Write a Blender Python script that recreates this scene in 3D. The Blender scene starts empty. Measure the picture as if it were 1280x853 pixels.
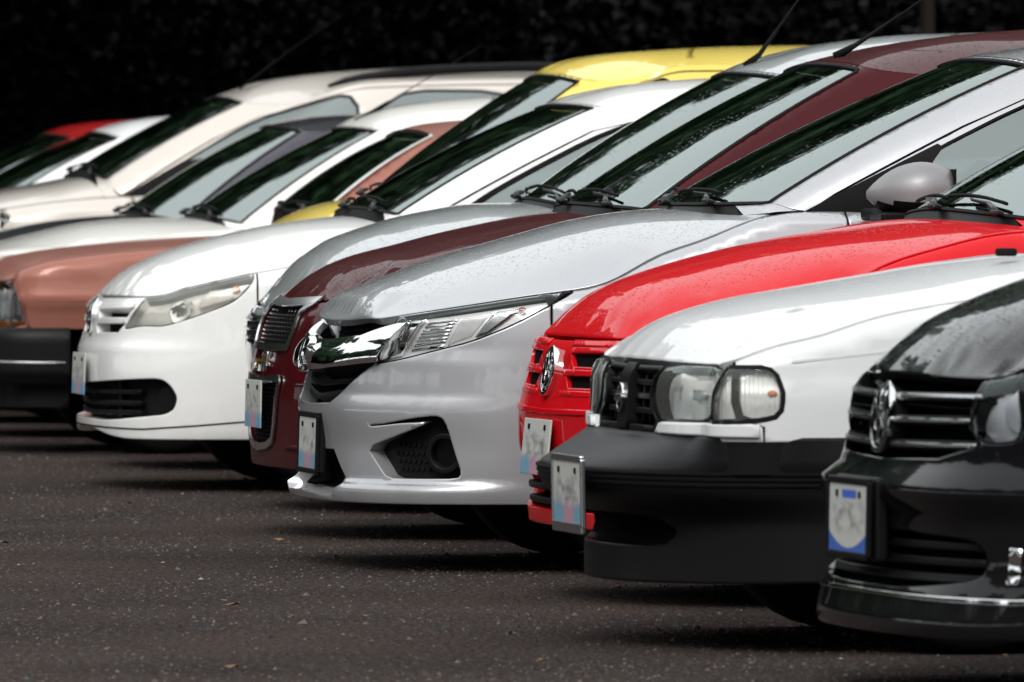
import bpy, bmesh, math, random, time
import numpy as np
from mathutils import Vector, Matrix
from mathutils.geometry import delaunay_2d_cdt

T00 = time.time()
random.seed(7); RNG = np.random.default_rng(11)
SC = bpy.context.scene
COL = SC.collection

# ---------------------------------------------------------------- camera, sky, sun, exposure
cam_d = bpy.data.cameras.new('camera'); cam = bpy.data.objects.new('camera', cam_d); COL.objects.link(cam)
cam_d.sensor_width = 36; cam_d.lens = 337.5
cam_d.clip_start = .5; cam_d.clip_end = 2000
YAW = math.radians(10.8); PIT = math.atan(211.5 / 12000)
cam.location = (0, 0, 1.15)
cam.rotation_euler = (math.pi / 2 - PIT, 0, -YAW)
cam_d.dof.use_dof = True; cam_d.dof.focus_distance = 27.4; cam_d.dof.aperture_fstop = 11
SC.camera = cam

SUN_EL, SUN_AZ = 42, 203      # degrees; azimuth clockwise from +Y
w = bpy.data.worlds.new('World'); SC.world = w; w.use_nodes = True
nt = w.node_tree; nt.nodes.clear()
sky = nt.nodes.new('ShaderNodeTexSky'); sky.sky_type = 'NISHITA'; sky.sun_disc = False
sky.sun_elevation = math.radians(SUN_EL); sky.sun_rotation = math.radians(SUN_AZ)
sky.air_density = 1.0; sky.dust_density = 4.0; sky.ozone_density = 1.0
hs = nt.nodes.new('ShaderNodeHueSaturation'); hs.inputs['Saturation'].default_value = .22    # overcast: the blue is veiled
bg = nt.nodes.new('ShaderNodeBackground'); bg.inputs['Strength'].default_value = .15
wo = nt.nodes.new('ShaderNodeOutputWorld')
cloud = nt.nodes.new('ShaderNodeMix'); cloud.data_type = 'RGBA'; cloud.inputs[0].default_value = .8; cloud.inputs[7].default_value = (7.6, 7.9, 8.0, 1)   # even cloud cover
nt.links.new(sky.outputs[0], hs.inputs['Color']); nt.links.new(hs.outputs[0], cloud.inputs[6]); nt.links.new(cloud.outputs[2], bg.inputs[0]); nt.links.new(bg.outputs[0], wo.inputs[0])
sd = bpy.data.lights.new('sun', 'SUN'); sd.energy = 1.7; sd.angle = math.radians(25); sd.color = (1, .97, .93)
so = bpy.data.objects.new('sun', sd); COL.objects.link(so)
az, el = math.radians(SUN_AZ), math.radians(SUN_EL)
so.rotation_euler = Vector((math.sin(az) * math.cos(el), math.cos(az) * math.cos(el), math.sin(el))).to_track_quat('Z', 'Y').to_euler()
SC.view_settings.view_transform = 'Standard'; SC.view_settings.look = 'None'
SC.view_settings.exposure = 0.28; SC.view_settings.gamma = 1.0
SC.view_settings.use_curve_mapping = False
SC.cycles.max_bounces = 8; SC.cycles.sample_clamp_indirect = 6; SC.cycles.transparent_max_bounces = 16; SC.cycles.caustics_reflective = False

# ---------------------------------------------------------------- materials
def new_mat(name):
    m = bpy.data.materials.new(name); m.use_nodes = True
    nt = m.node_tree; b = nt.nodes['Principled BSDF']
    return m, nt, b


def node(nt, kind, **kw):
    n = nt.nodes.new(kind)
    for k, v in kw.items():
        if k in n.inputs: n.inputs[k].default_value = v
        else: setattr(n, k, v)
    return n


def drops(nt, b, scale, strength, coat=True):
    """rain drops standing on surfaces that face upwards"""
    tc = node(nt, 'ShaderNodeTexCoord')
    v = node(nt, 'ShaderNodeTexVoronoi'); v.inputs['Scale'].default_value = scale
    nt.links.new(tc.outputs['Object'], v.inputs['Vector'])
    mr = node(nt, 'ShaderNodeMapRange'); mr.inputs[1].default_value = .34; mr.inputs[2].default_value = .12
    nt.links.new(v.outputs['Distance'], mr.inputs[0])
    sx = node(nt, 'ShaderNodeSeparateColor'); nt.links.new(v.outputs['Color'], sx.inputs[0])
    gt = node(nt, 'ShaderNodeMath', operation='GREATER_THAN'); gt.inputs[1].default_value = .55
    nt.links.new(sx.outputs[0], gt.inputs[0])
    ge = node(nt, 'ShaderNodeNewGeometry'); sn = node(nt, 'ShaderNodeSeparateXYZ'); nt.links.new(ge.outputs['Normal'], sn.inputs[0])
    up = node(nt, 'ShaderNodeMapRange'); up.inputs[1].default_value = .55; up.inputs[2].default_value = .9
    nt.links.new(sn.outputs[2], up.inputs[0])
    m1 = node(nt, 'ShaderNodeMath', operation='MULTIPLY'); m2 = node(nt, 'ShaderNodeMath', operation='MULTIPLY')
    nt.links.new(mr.outputs[0], m1.inputs[0]); nt.links.new(gt.outputs[0], m1.inputs[1])
    nt.links.new(m1.outputs[0], m2.inputs[0]); nt.links.new(up.outputs[0], m2.inputs[1])
    bp = node(nt, 'ShaderNodeBump'); bp.inputs['Strength'].default_value = strength; bp.inputs['Distance'].default_value = .004
    nt.links.new(m2.outputs[0], bp.inputs['Height'])
    return bp


def paint(name, col, metallic=0., rough=.32, wet=True, coat=1., cior=1.5, dirt=.3, spec=.2):
    m, nt, b = new_mat(name)
    tc = node(nt, 'ShaderNodeTexCoord')
    n = node(nt, 'ShaderNodeTexNoise'); n.inputs['Scale'].default_value = 3.0; n.inputs['Detail'].default_value = 5
    nt.links.new(tc.outputs['Object'], n.inputs['Vector'])
    mx = node(nt, 'ShaderNodeMix', data_type='RGBA'); mx.inputs[6].default_value = (*[c * .93 for c in col], 1); mx.inputs[7].default_value = (*col, 1)
    nt.links.new(n.outputs[0], mx.inputs[0])
    # road dirt that clings low on the body
    sx = node(nt, 'ShaderNodeSeparateXYZ'); nt.links.new(tc.outputs['Object'], sx.inputs[0])
    mr = node(nt, 'ShaderNodeMapRange'); mr.inputs[1].default_value = .5; mr.inputs[2].default_value = .18; mr.inputs[3].default_value = 0; mr.inputs[4].default_value = dirt
    nt.links.new(sx.outputs[2], mr.inputs[0])
    n2 = node(nt, 'ShaderNodeTexNoise'); n2.inputs['Scale'].default_value = 14; n2.inputs['Detail'].default_value = 6
    nt.links.new(tc.outputs['Object'], n2.inputs['Vector'])
    mu = node(nt, 'ShaderNodeMath', operation='MULTIPLY'); nt.links.new(mr.outputs[0], mu.inputs[0]); nt.links.new(n2.outputs[0], mu.inputs[1])
    md = node(nt, 'ShaderNodeMix', data_type='RGBA'); md.inputs[7].default_value = (.09, .08, .07, 1)
    nt.links.new(mu.outputs[0], md.inputs[0]); nt.links.new(mx.outputs[2], md.inputs[6])
    nt.links.new(md.outputs[2], b.inputs['Base Color'])
    b.inputs['Metallic'].default_value = metallic; b.inputs['Roughness'].default_value = rough
    b.inputs['IOR'].default_value = 1.08 if metallic < .15 else 1.3      # the clear coat does the mirroring
    b.inputs['Coat Weight'].default_value = coat; b.inputs['Coat Roughness'].default_value = .035; b.inputs['Coat IOR'].default_value = cior; b.inputs['Specular IOR Level'].default_value = spec
    if wet:
        bp = drops(nt, b, 95, .4)
        nt.links.new(bp.outputs[0], b.inputs['Coat Normal']); nt.links.new(bp.outputs[0], b.inputs['Normal'])
    return m


def plain(name, col, rough=.5, metallic=0., spec=.5, bump=0, bscale=60):
    m, nt, b = new_mat(name)
    tc = node(nt, 'ShaderNodeTexCoord'); n = node(nt, 'ShaderNodeTexNoise'); n.inputs['Scale'].default_value = bscale; n.inputs['Detail'].default_value = 4
    nt.links.new(tc.outputs['Object'], n.inputs['Vector'])
    mx = node(nt, 'ShaderNodeMix', data_type='RGBA'); mx.inputs[6].default_value = (*[c * .85 for c in col], 1); mx.inputs[7].default_value = (*[min(1, c * 1.12) for c in col], 1)
    nt.links.new(n.outputs[0], mx.inputs[0]); nt.links.new(mx.outputs[2], b.inputs['Base Color'])
    b.inputs['Roughness'].default_value = rough; b.inputs['Metallic'].default_value = metallic; b.inputs['Specular IOR Level'].default_value = spec
    if bump:
        bp = node(nt, 'ShaderNodeBump'); bp.inputs['Strength'].default_value = bump; bp.inputs['Distance'].default_value = .003
        nt.links.new(n.outputs[0], bp.inputs['Height']); nt.links.new(bp.outputs[0], b.inputs['Normal'])
    return m


def glass(name, tint, ior, wet=0, rough=.0, haze=None):
    m, nt, b = new_mat(name); nt.nodes.remove(b)
    out = nt.nodes['Material Output']
    tr = node(nt, 'ShaderNodeBsdfTransparent'); tr.inputs[0].default_value = (*tint, 1)
    gl = node(nt, 'ShaderNodeBsdfGlossy'); gl.inputs['Roughness'].default_value = rough; gl.inputs[0].default_value = (.90, 1.0, .97, 1)
    fr = node(nt, 'ShaderNodeFresnel'); fr.inputs[0].default_value = ior
    mx = node(nt, 'ShaderNodeMixShader')
    nt.links.new(fr.outputs[0], mx.inputs[0]); nt.links.new(tr.outputs[0], mx.inputs[1]); nt.links.new(gl.outputs[0], mx.inputs[2])
    last = mx
    if haze:
        df = node(nt, 'ShaderNodeBsdfDiffuse'); df.inputs[0].default_value = (*haze[0], 1)
        m2 = node(nt, 'ShaderNodeMixShader'); m2.inputs[0].default_value = haze[1]
        if len(haze) > 2:
            tc = node(nt, 'ShaderNodeTexCoord'); n = node(nt, 'ShaderNodeTexNoise'); n.inputs['Scale'].default_value = 6
            nt.links.new(tc.outputs['Object'], n.inputs['Vector'])
            mr = node(nt, 'ShaderNodeMapRange'); mr.inputs[1].default_value = .35; mr.inputs[2].default_value = .65; mr.inputs[3].default_value = haze[1] * .5; mr.inputs[4].default_value = haze[1] * 1.3
            nt.links.new(n.outputs[0], mr.inputs[0]); nt.links.new(mr.outputs[0], m2.inputs[0])
        nt.links.new(mx.outputs[0], m2.inputs[1]); nt.links.new(df.outputs[0], m2.inputs[2]); last = m2
    nt.links.new(last.outputs[0], out.inputs[0])
    if wet:
        bp = drops(nt, None, 60, wet)
        nt.links.new(bp.outputs[0], gl.inputs['Normal'])
    return m


M = {}
M['black_plastic'] = plain('black_plastic', (.006, .006, .0065), .45, spec=.10, bump=.15, bscale=300)
M['bumper_plastic'] = plain('bumper_plastic', (.006, .006, .007), .42, spec=.14, bump=.12, bscale=220)
M['wiper'] = plain('wiper_black', (.008, .008, .009), .3, spec=.3)
M['rubber'] = plain('rubber', (.006, .006, .006), .7, spec=.1)
M['dark'] = plain('dark_cavity', (.004, .004, .004), .9, spec=.04)
M['chrome'] = plain('chrome', (.86, .87, .88), .06, 1.0)
M['satin'] = plain('satin_metal', (.55, .56, .58), .25, 1.0)
M['bright'] = plain('bright_trim', (.86, .87, .88), .2, 1.0)
M['gold'] = plain('gold_badge', (.62, .34, .07), .25, .9)
M['amber'] = plain('amber_bulb', (.55, .14, .02), .3)
M['reflector'] = plain('lamp_reflector', (.86, .86, .86), .28, .25)
M['lamp_white'] = plain('lamp_white', (.72, .73, .74), .2, .3)
M['interior'] = plain('interior_trim', (.025, .025, .028), .65)
M['seat'] = plain('seat_cloth', (.04, .042, .048), .9)
M['rim'] = plain('wheel_rim', (.35, .36, .37), .3, .8)
M['windshield'] = glass('windshield_glass', (.50, .62, .56), 4.9, wet=.05, rough=.045)
M['window'] = glass('window_glass', (.34, .44, .45), 3.0)
M['lens'] = glass('lamp_lens', (.97, .97, .97), 1.4)
M['lens_yellow'] = glass('aged_lamp_lens', (.95, .93, .88), 1.5, rough=.06, haze=((.80, .78, .72), .14, 1))
M['lens_dark'] = glass('smoked_lamp_lens', (.80, .82, .85), 1.5)
M['lens_old'] = glass('older_lamp_lens', (.96, .97, .95), 1.35, haze=((.78, .79, .76), .06))
M['red_lamp'] = plain('red_lamp', (.35, .01, .01), .15)

# ---------------------------------------------------------------- meshes
def tag(o, label=None, cat=None, group=None, kind=None):
    for k, v in (('label', label), ('category', cat), ('group', group), ('kind', kind)):
        if v: o[k] = v
    return o


def link(name, me, mat, parent=None):
    o = bpy.data.objects.new(name, me); COL.objects.link(o)
    if mat is not None and not me.materials: me.materials.append(mat)
    if parent is not None: o.parent = parent
    return o


def mesh_of(name, V, F, N=None, smooth=True):
    me = bpy.data.meshes.new(name)
    V = np.asarray(V, float)
    me.vertices.add(len(V)); me.vertices.foreach_set('co', V.astype(np.float32).ravel())
    ls = np.fromiter((i for f in F for i in f), np.int32)
    tot = np.fromiter((len(f) for f in F), np.int32)
    me.loops.add(len(ls)); me.loops.foreach_set('vertex_index', ls)
    me.polygons.add(len(tot)); st = np.concatenate([[0], np.cumsum(tot)[:-1]]).astype(np.int32)
    me.polygons.foreach_set('loop_start', st)
    me.polygons.foreach_set('loop_total', tot) if False else None
    me.polygons.foreach_set('use_smooth', np.full(len(tot), smooth))
    me.update(calc_edges=True); me.validate()
    if N is not None:
        me.normals_split_custom_set_from_vertices(np.asarray(N, float).tolist())
    return me


def densify(poly, h):
    out = []
    n = len(poly)
    for i in range(n):
        a = np.array(poly[i], float); b = np.array(poly[(i + 1) % n], float)
        k = max(1, int(math.ceil(np.hypot(*(b - a)) / h)))
        for j in range(k): out.append(a + (b - a) * j / k)
    return np.array(out)


def rounded(poly, n=2):
    """Chaikin corner cutting for lamp and opening outlines"""
    P = np.array(poly, float)
    for _ in range(n):
        Q = np.roll(P, -1, 0)
        P = np.stack([P * .8 + Q * .2, P * .2 + Q * .8], 1).reshape(-1, 2)
    return P


def in_poly(P, poly):
    P = np.asarray(P, float); o = np.argsort(P[:, 1], kind='stable'); x = P[o, 0]; y = P[o, 1]; ins = np.zeros(len(P), bool)
    Q = np.asarray(poly, float); R = np.roll(Q, -1, 0)
    lo = np.searchsorted(y, np.minimum(Q[:, 1], R[:, 1]), 'left'); hi = np.searchsorted(y, np.maximum(Q[:, 1], R[:, 1]), 'left')
    for i in np.nonzero(hi > lo)[0]:
        k = slice(lo[i], hi[i])
        ins[k] ^= x[k] < (R[i, 0] - Q[i, 0]) * (y[k] - Q[i, 1]) / (R[i, 1] - Q[i, 1]) + Q[i, 0]
    res = np.zeros(len(P), bool); res[o] = ins
    return res


def close_to(P, poly, thr):
    """which points lie nearer than thr to the outline"""
    P = np.asarray(P, float); o = np.argsort(P[:, 1], kind='stable'); S = P[o]; y = S[:, 1]; bad = np.zeros(len(P), bool)
    Q = np.asarray(poly, float); R = np.roll(Q, -1, 0)
    lo = np.searchsorted(y, np.minimum(Q[:, 1], R[:, 1]) - thr, 'left'); hi = np.searchsorted(y, np.maximum(Q[:, 1], R[:, 1]) + thr, 'right')
    for i in np.nonzero(hi > lo)[0]:
        k = slice(lo[i], hi[i]); ab = R[i] - Q[i]; L = ab @ ab
        if L < 1e-14: continue
        d = S[k] - Q[i]
        t = np.clip((d @ ab) / L, 0, 1); d = d - t[:, None] * ab
        bad[k] |= (d * d).sum(1) < thr * thr
    res = np.zeros(len(P), bool); res[o] = bad
    return res


def panel(f, outer, holes=(), h=.035, off=0., depth=.014, roll=.005, rollamp=.85):
    """a sheet of the surface f cut to a polygon (with holes), its edges rolled and turned in by depth"""
    loops = [densify(outer, h)] + [densify(p, h) for p in holes]
    def region(P):
        r = in_poly(P, loops[0])
        for q in loops[1:]: r &= ~in_poly(P, q)
        return r
    allp = loops[0]
    x0, y0 = allp.min(0); x1, y1 = allp.max(0)
    xs = np.arange(x0 + h * .4, x1, h); ys = np.arange(y0 + h * .4, y1, h * .9)
    X, Y = np.meshgrid(xs, ys); X = X + (np.arange(len(ys)) % 2)[:, None] * h * .5
    G = np.stack([X.ravel(), Y.ravel()], 1)
    if len(G):
        G = G[region(G)]
        if len(G):
            G = G[~np.any([close_to(G, q, h * .55) for q in loops], 0)]
    ring = []
    if roll:
        for q in loops:
            tg = np.roll(q, -1, 0) - np.roll(q, 1, 0); tg /= np.linalg.norm(tg, axis=1)[:, None] + 1e-9
            nn = np.stack([-tg[:, 1], tg[:, 0]], 1)
            for sg in (1, -1):
                c = q + nn * roll * sg
                c = c[region(c)]
                if len(c):
                    ring.append(c[~np.any([close_to(c, k, roll * .8) for k in loops], 0)])
    pts = []; edges = []
    for q in loops:
        b = len(pts); pts += [tuple(v) for v in q]; n = len(q)
        edges += [(b + i, b + (i + 1) % n) for i in range(n)]
    for r in ring: pts += [tuple(v) for v in r]
    pts += [tuple(v) for v in G]
    res = delaunay_2d_cdt([Vector(p) for p in pts], edges, [], 0, 1e-6)
    V2 = np.array([(v[0], v[1]) for v in res[0]]); F = np.array([list(q) for q in res[2] if len(q) == 3], int).reshape(-1, 3)
    C = V2[F].mean(1)
    a = V2[F[:, 1]] - V2[F[:, 0]]; b = V2[F[:, 2]] - V2[F[:, 0]]; ar = a[:, 0] * b[:, 1] - a[:, 1] * b[:, 0]
    ok = region(C) & (np.abs(ar) > 1e-9)
    F = F[ok]; ar = ar[ok]; F[ar < 0] = F[ar < 0][:, ::-1]
    used = np.unique(F); mp = np.full(len(V2), -1); mp[used] = np.arange(len(used)); V2 = V2[used]; F = mp[F]
    return sheet(f, V2, F, off, depth, roll, rollamp)


def sheet(f, V2, F, off=0., depth=.014, roll=.005, rollamp=.85):
    p, q = V2[:, 0], V2[:, 1]; e = 2e-3
    P = f(p, q)
    N = np.cross(f(p + e, q) - f(p - e, q), f(p, q + e) - f(p, q - e)); N /= np.linalg.norm(N, axis=1)[:, None] + 1e-12
    o = off(p, q) if callable(off) else np.full(len(p), float(off))
    if callable(off):      # normals of the displaced surface
        g = lambda a, b: f(a, b) + N * np.asarray(off(a, b))[:, None]
        N2 = np.cross(g(p + e, q) - g(p - e, q), g(p, q + e) - g(p, q - e)); N2 /= np.linalg.norm(N2, axis=1)[:, None] + 1e-12
        P = P + N * o[:, None]; N = N2
    else:
        P = P + N * o[:, None]
    E = np.concatenate([F[:, [0, 1]], F[:, [1, 2]], F[:, [2, 0]]])
    key = np.sort(E, 1); _, inv, cnt = np.unique(key, axis=0, return_inverse=True, return_counts=True)
    BE = E[cnt[inv.ravel()] == 1]
    out = np.zeros_like(P)
    ed = P[BE[:, 1]] - P[BE[:, 0]]; od = np.cross(ed, N[BE[:, 0]]); od /= np.linalg.norm(od, axis=1)[:, None] + 1e-12
    np.add.at(out, BE[:, 0], od); np.add.at(out, BE[:, 1], od)
    bi = np.unique(BE); ob = out[bi] / (np.linalg.norm(out[bi], axis=1)[:, None] + 1e-12)
    Nn = N.copy()
    if roll:
        t = N[bi] + ob * rollamp; Nn[bi] = t / np.linalg.norm(t, axis=1)[:, None]
        P = P.copy(); P[bi] -= N[bi] * roll * .3
    faces = F.tolist()
    if depth:
        k = len(P); m = {int(b): i for i, b in enumerate(bi)}
        Vt = P[bi]; Vb = P[bi] - N[bi] * depth
        P = np.vstack([P, Vt, Vb]); Nn = np.vstack([Nn, ob, ob])
        nb = len(bi)
        for a, b in BE.tolist():
            ia, ib = m[a], m[b]
            faces.append([k + ia, k + nb + ia, k + nb + ib, k + ib])
    return P, faces, Nn


def mirror(data):
    P, F, N = data
    P = P * [1, -1, 1]; N = N * [1, -1, 1]
    return P, [f[::-1] for f in F], N


def join(*datas):
    P = []; F = []; N = []; k = 0
    for p, f, n in datas:
        P.append(p); N.append(n); F += [[i + k for i in q] for q in f]; k += len(p)
    return np.vstack(P), F, np.vstack(N)


def put(name, data, mat, parent):
    return link(name, mesh_of(name, *data), mat, parent)


def ribbon(f, pts, width, off, h=.02):
    """a narrow strip along a line on a surface"""
    P = np.array(pts, float)
    seg = np.concatenate([[0], np.cumsum(np.linalg.norm(np.diff(P, axis=0), axis=1))])
    n = max(3, int(seg[-1] / h)); s = np.linspace(0, seg[-1], n)
    L = np.stack([np.interp(s, seg, P[:, 0]), np.interp(s, seg, P[:, 1])], 1)
    t = np.gradient(L, axis=0); t /= np.linalg.norm(t, axis=1)[:, None] + 1e-9
    nn = np.stack([-t[:, 1], t[:, 0]], 1) * width / 2
    V2 = np.vstack([L - nn, L + nn])
    F = []
    for i in range(n - 1): F += [[i, i + 1, n + i + 1], [i, n + i + 1, n + i]]
    return sheet(f, V2, np.array(F), off, .006, 0)


def lathe(profile, n=32, axis='y'):
    """profile [(r, a)] turned round an axis"""
    V = []; F = []
    for r, a in profile:
        for i in range(n):
            th = 2 * math.pi * i / n
            c, s = r * math.cos(th), r * math.sin(th)
            V.append((c, a, s) if axis == 'y' else ((a, c, s) if axis == 'x' else (c, s, a)))
    for k in range(len(profile) - 1):
        for i in range(n):
            j = (i + 1) % n
            F.append([k * n + i, k * n + j, (k + 1) * n + j, (k + 1) * n + i])
    return V, F


def tube(pts, rad, n=8):
    P = [Vector(p) for p in pts]; V = []; F = []
    for i, p in enumerate(P):
        d = (P[min(i + 1, len(P) - 1)] - P[max(i - 1, 0)]).normalized()
        a = d.orthogonal().normalized() if i == 0 else (a - d * a.dot(d)).normalized()
        b = d.cross(a); r = rad[i] if hasattr(rad, '__len__') else rad
        for k in range(n):
            th = 2 * math.pi * k / n
            V.append(p + (a * math.cos(th) + b * math.sin(th)) * r)
    for i in range(len(P) - 1):
        for k in range(n):
            j = (k + 1) % n; F.append([i * n + k, i * n + j, (i + 1) * n + j, (i + 1) * n + k])
    F.append(list(range(n))[::-1]); F.append([(len(P) - 1) * n + k for k in range(n)])
    return [tuple(v) for v in V], F


def boxes(lst, bev=.004):
    """boxes [(centre, size, rotation euler)] with chamfered edges joined as one part"""
    bm = bmesh.new()
    for c, s, r in lst:
        g = bmesh.ops.create_cube(bm, size=1)
        from mathutils import Euler
        mt = Matrix.Translation(c) @ Euler(r).to_matrix().to_4x4() @ Matrix.Diagonal((*s, 1))
        bmesh.ops.transform(bm, matrix=mt, verts=g['verts'])
        if bev:
            ed = list({e for v in g['verts'] for e in v.link_edges})
            bmesh.ops.bevel(bm, geom=ed, offset=min(bev, min(s) * .3), segments=2, affect='EDGES', profile=.5)
    me = bpy.data.meshes.new('boxes'); bm.to_mesh(me); bm.free()
    return me


def simple(name, VF, mat, parent, smooth=True):
    me = mesh_of(name, VF[0], VF[1], None, smooth)
    return link(name, me, mat, parent)
# ---------------------------------------------------------------- surfaces of a car body (pure numpy)
def pchip(x, xs, ys):
    """smooth, overshoot-free curve through the given points, flat beyond the ends"""
    x = np.asarray(x, float); xs = np.asarray(xs, float); ys = np.asarray(ys, float)
    h = np.diff(xs); dl = np.diff(ys) / h
    m = np.zeros(len(xs)); m[0] = dl[0]; m[-1] = dl[-1]
    for i in range(1, len(xs) - 1):
        if dl[i - 1] * dl[i] > 0:
            w1 = 2 * h[i] + h[i - 1]; w2 = h[i] + 2 * h[i - 1]
            m[i] = (w1 + w2) / (w1 / dl[i - 1] + w2 / dl[i])
    xc = np.clip(x, xs[0], xs[-1])
    k = np.clip(np.searchsorted(xs, xc, side='right') - 1, 0, len(xs) - 2)
    t = (xc - xs[k]) / h[k]
    return ((1 + 2 * t) * (1 - t) ** 2 * ys[k] + t * (1 - t) ** 2 * h[k] * m[k]
            + t * t * (3 - 2 * t) * ys[k + 1] + t * t * (t - 1) * h[k] * m[k + 1])


def smooth01(a, b, x):
    t = np.clip((np.asarray(x, float) - a) / (b - a), 0, 1)
    return t * t * (3 - 2 * t)


def catmull(P, n=40):
    """dense centripetal-like spline through P (rows); returns points and the index parameter"""
    P = np.asarray(P, float); out = []; ids = []
    Q = np.vstack([2 * P[0] - P[1], P, 2 * P[-1] - P[-2]])
    for i in range(1, len(Q) - 2):
        for j in range(n):
            t = j / n
            a, b, c, d = Q[i - 1], Q[i], Q[i + 1], Q[i + 2]
            out.append(.5 * (2 * b + (c - a) * t + (2 * a - 5 * b + 4 * c - d) * t * t + (3 * b - a - 3 * c + d) * t ** 3))
            ids.append(i - 1 + t)
    out.append(P[-1]); ids.append(len(P) - 1)
    return np.array(out), np.array(ids)


class Body:
    """local axes: x from the nose to the rear, y away from the car's left side (near side is y < 0), z up"""
    def __init__(s, sp):
        s.sp = sp
        plan = np.array(sp['plan'], float)
        ext = np.vstack([[[plan[1][0], -plan[1][1]]], plan, [[plan[-2][0], -plan[-2][1]]]])
        D, ids = catmull(ext, 60)
        keep = (ids >= 1) & (ids <= len(ext) - 2)
        D = D[keep]
        a = np.concatenate([[0], np.cumsum(np.hypot(*np.diff(D, axis=0).T))])
        n = int(a[-1] / .005)
        t = np.linspace(0, a[-1], n)
        B = np.stack([np.interp(t, a, D[:, 0]), np.interp(t, a, D[:, 1])], 1)
        k = 14
        pad = np.vstack([B[k:0:-1] * [1, -1], B, B[-2:-k - 2:-1] * [1, -1]])
        ker = np.hanning(2 * k + 3)[1:-1]; ker /= ker.sum()
        for _ in range(2):
            S = np.stack([np.convolve(pad[:, c], ker, 'valid') for c in (0, 1)], 1)
            pad = np.vstack([S[k:0:-1] * [1, -1], S, S[-2:-k - 2:-1] * [1, -1]])
        B = S
        a = np.concatenate([[0], np.cumsum(np.hypot(*np.diff(B, axis=0).T))])
        s.t = a; s.B = B; s.T = a[-1]
        T = np.gradient(B, axis=0); T /= np.linalg.norm(T, axis=1)[:, None]
        s.N = np.stack([-T[:, 1], T[:, 0]], 1)
        s.wf = smooth01(.08, .92, -s.N[:, 0]); s.wr = smooth01(.08, .92, s.N[:, 0])
        s.W = B[:, 1].max()
        s.rf, s.rs, s.fh = sp.get('fillet', (.05, .06, .06))
        s.iside = np.argmax(B[:, 1] > s.W * .97)
        z = s.H(B[:, 0], B[:, 1])
        for _ in range(8):
            o = s.off0(s.wf, s.wr, z) - (s.wf * s.rf + (1 - s.wf) * s.rs)
            p = B + s.N * o[:, None]
            z = .4 * z + .6 * s.H(p[:, 0], p[:, 1])
        if 'zk' in sp:      # measured height of the leading edge, fading into the hood surface along the flank
            tl = sp['zk'][-1][0]
            wgt = 1 - smooth01(tl, tl + .24, s.t)
            z = wgt * pchip(s.t, *zip(*sp['zk'])) + (1 - wgt) * z
            kk = np.exp(-.5 * (np.arange(-30, 31) * .005 / .05) ** 2); kk /= kk.sum()
            z = np.convolve(np.concatenate([z[30:0:-1], z, z[-2:-32:-1]]), kk, 'valid')
        s.zk = z
        o = s.off0(s.wf, s.wr, z) - (s.wf * s.rf + (1 - s.wf) * s.rs)
        s.K = (B + s.N * o[:, None])
        s.Kdz = z - s.H(s.K[:, 0], s.K[:, 1])
        n = np.searchsorted(s.B[:, 0], 1.6) if False else int(np.argmax(B[:, 0] > 1.5))
        s.K = s.K[:n:3]; s.Kdz = s.Kdz[:n:3]
        # glasshouse
        rows = sp['rows'](s)
        R = np.array([r[0] + r[1] for r in rows]); mir = np.array([1, -1, 1, 1, -1, 1])
        R2 = np.vstack([R[2:0:-1] * mir, R, R[-2:-4:-1] * mir])
        ch = np.concatenate([[0], np.cumsum(.5 * np.linalg.norm(np.diff(R2[:, :3], axis=0), axis=1) + .5 * np.linalg.norm(np.diff(R2[:, 3:], axis=0), axis=1))])
        c0, c1 = ch[2], ch[1 + len(R)]
        x = np.linspace(c0, c1, 320)
        D = np.stack([pchip(x, ch, R2[:, k]) for k in range(6)], 1)
        ids = np.interp(x, ch[2:2 + len(R)], np.arange(len(R)))
        s.gb = D[:, :3]; s.gr = D[:, 3:]
        s.gid = ids
        s.gs = np.concatenate([[0], np.cumsum(np.linalg.norm(np.diff(s.gb, axis=0), axis=1) * .5 + np.linalg.norm(np.diff(s.gr, axis=0), axis=1) * .5)])
        tg = np.gradient((s.gb + s.gr) / 2, axis=0)
        nn = np.cross(tg, s.gr - s.gb); nn /= np.linalg.norm(nn, axis=1)[:, None] + 1e-9
        s.gn = nn if (nn[len(nn) // 2][1] > 0) else -nn
        s.gbul = sp.get('bulge', .022)

    def off0(s, wf, wr, z):
        f = s.sp['pf']; sd = s.sp['ps']
        Pf = pchip(z, [p[0] for p in f], [p[1] for p in f])
        Ps = pchip(z, [p[0] for p in sd], [p[1] for p in sd])
        Pr = Ps * .8
        return wf * Pf + wr * Pr + (1 - wf - wr) * Ps

    def H(s, u, v):
        zc = pchip(u, *zip(*s.sp['zc'])); ze = pchip(u, *zip(*s.sp['ze']))
        r = np.abs(v) / (s.W - .06)
        z = ze + (zc - ze) * (1 - r ** s.sp.get('hp', 2.3))
        for (amp, v0, v1, wd) in s.sp.get('ridges', ()):
            vr = v0 + (v1 - v0) * np.clip(u / 1.1, 0, 1)
            z = z + amp * np.exp(-((np.abs(v) - vr) / wd) ** 2)
        return z

    def hood(s, u, y):
        u = np.asarray(u, float); y = np.asarray(y, float)
        v = np.abs(y)
        d2 = (u.reshape(-1, 1) - s.K[:, 0]) ** 2 + (v.reshape(-1, 1) - s.K[:, 1]) ** 2
        k = d2.argmin(1); d = np.sqrt(d2[np.arange(len(k)), k])
        dz = (s.Kdz[k] * np.exp(-(d / s.sp.get('edge', .10)) ** 1.6)).reshape(u.shape)
        return np.stack([u, y, s.H(u, y) + dz], -1)

    def tu(s, u):
        """arc-length parameter of the place on the flank at distance u behind the nose"""
        i = s.iside
        return float(np.interp(u, s.B[i:, 0][:np.argmax(s.B[i:, 0])], s.t[i:][:np.argmax(s.B[i:, 0])]))

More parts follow.
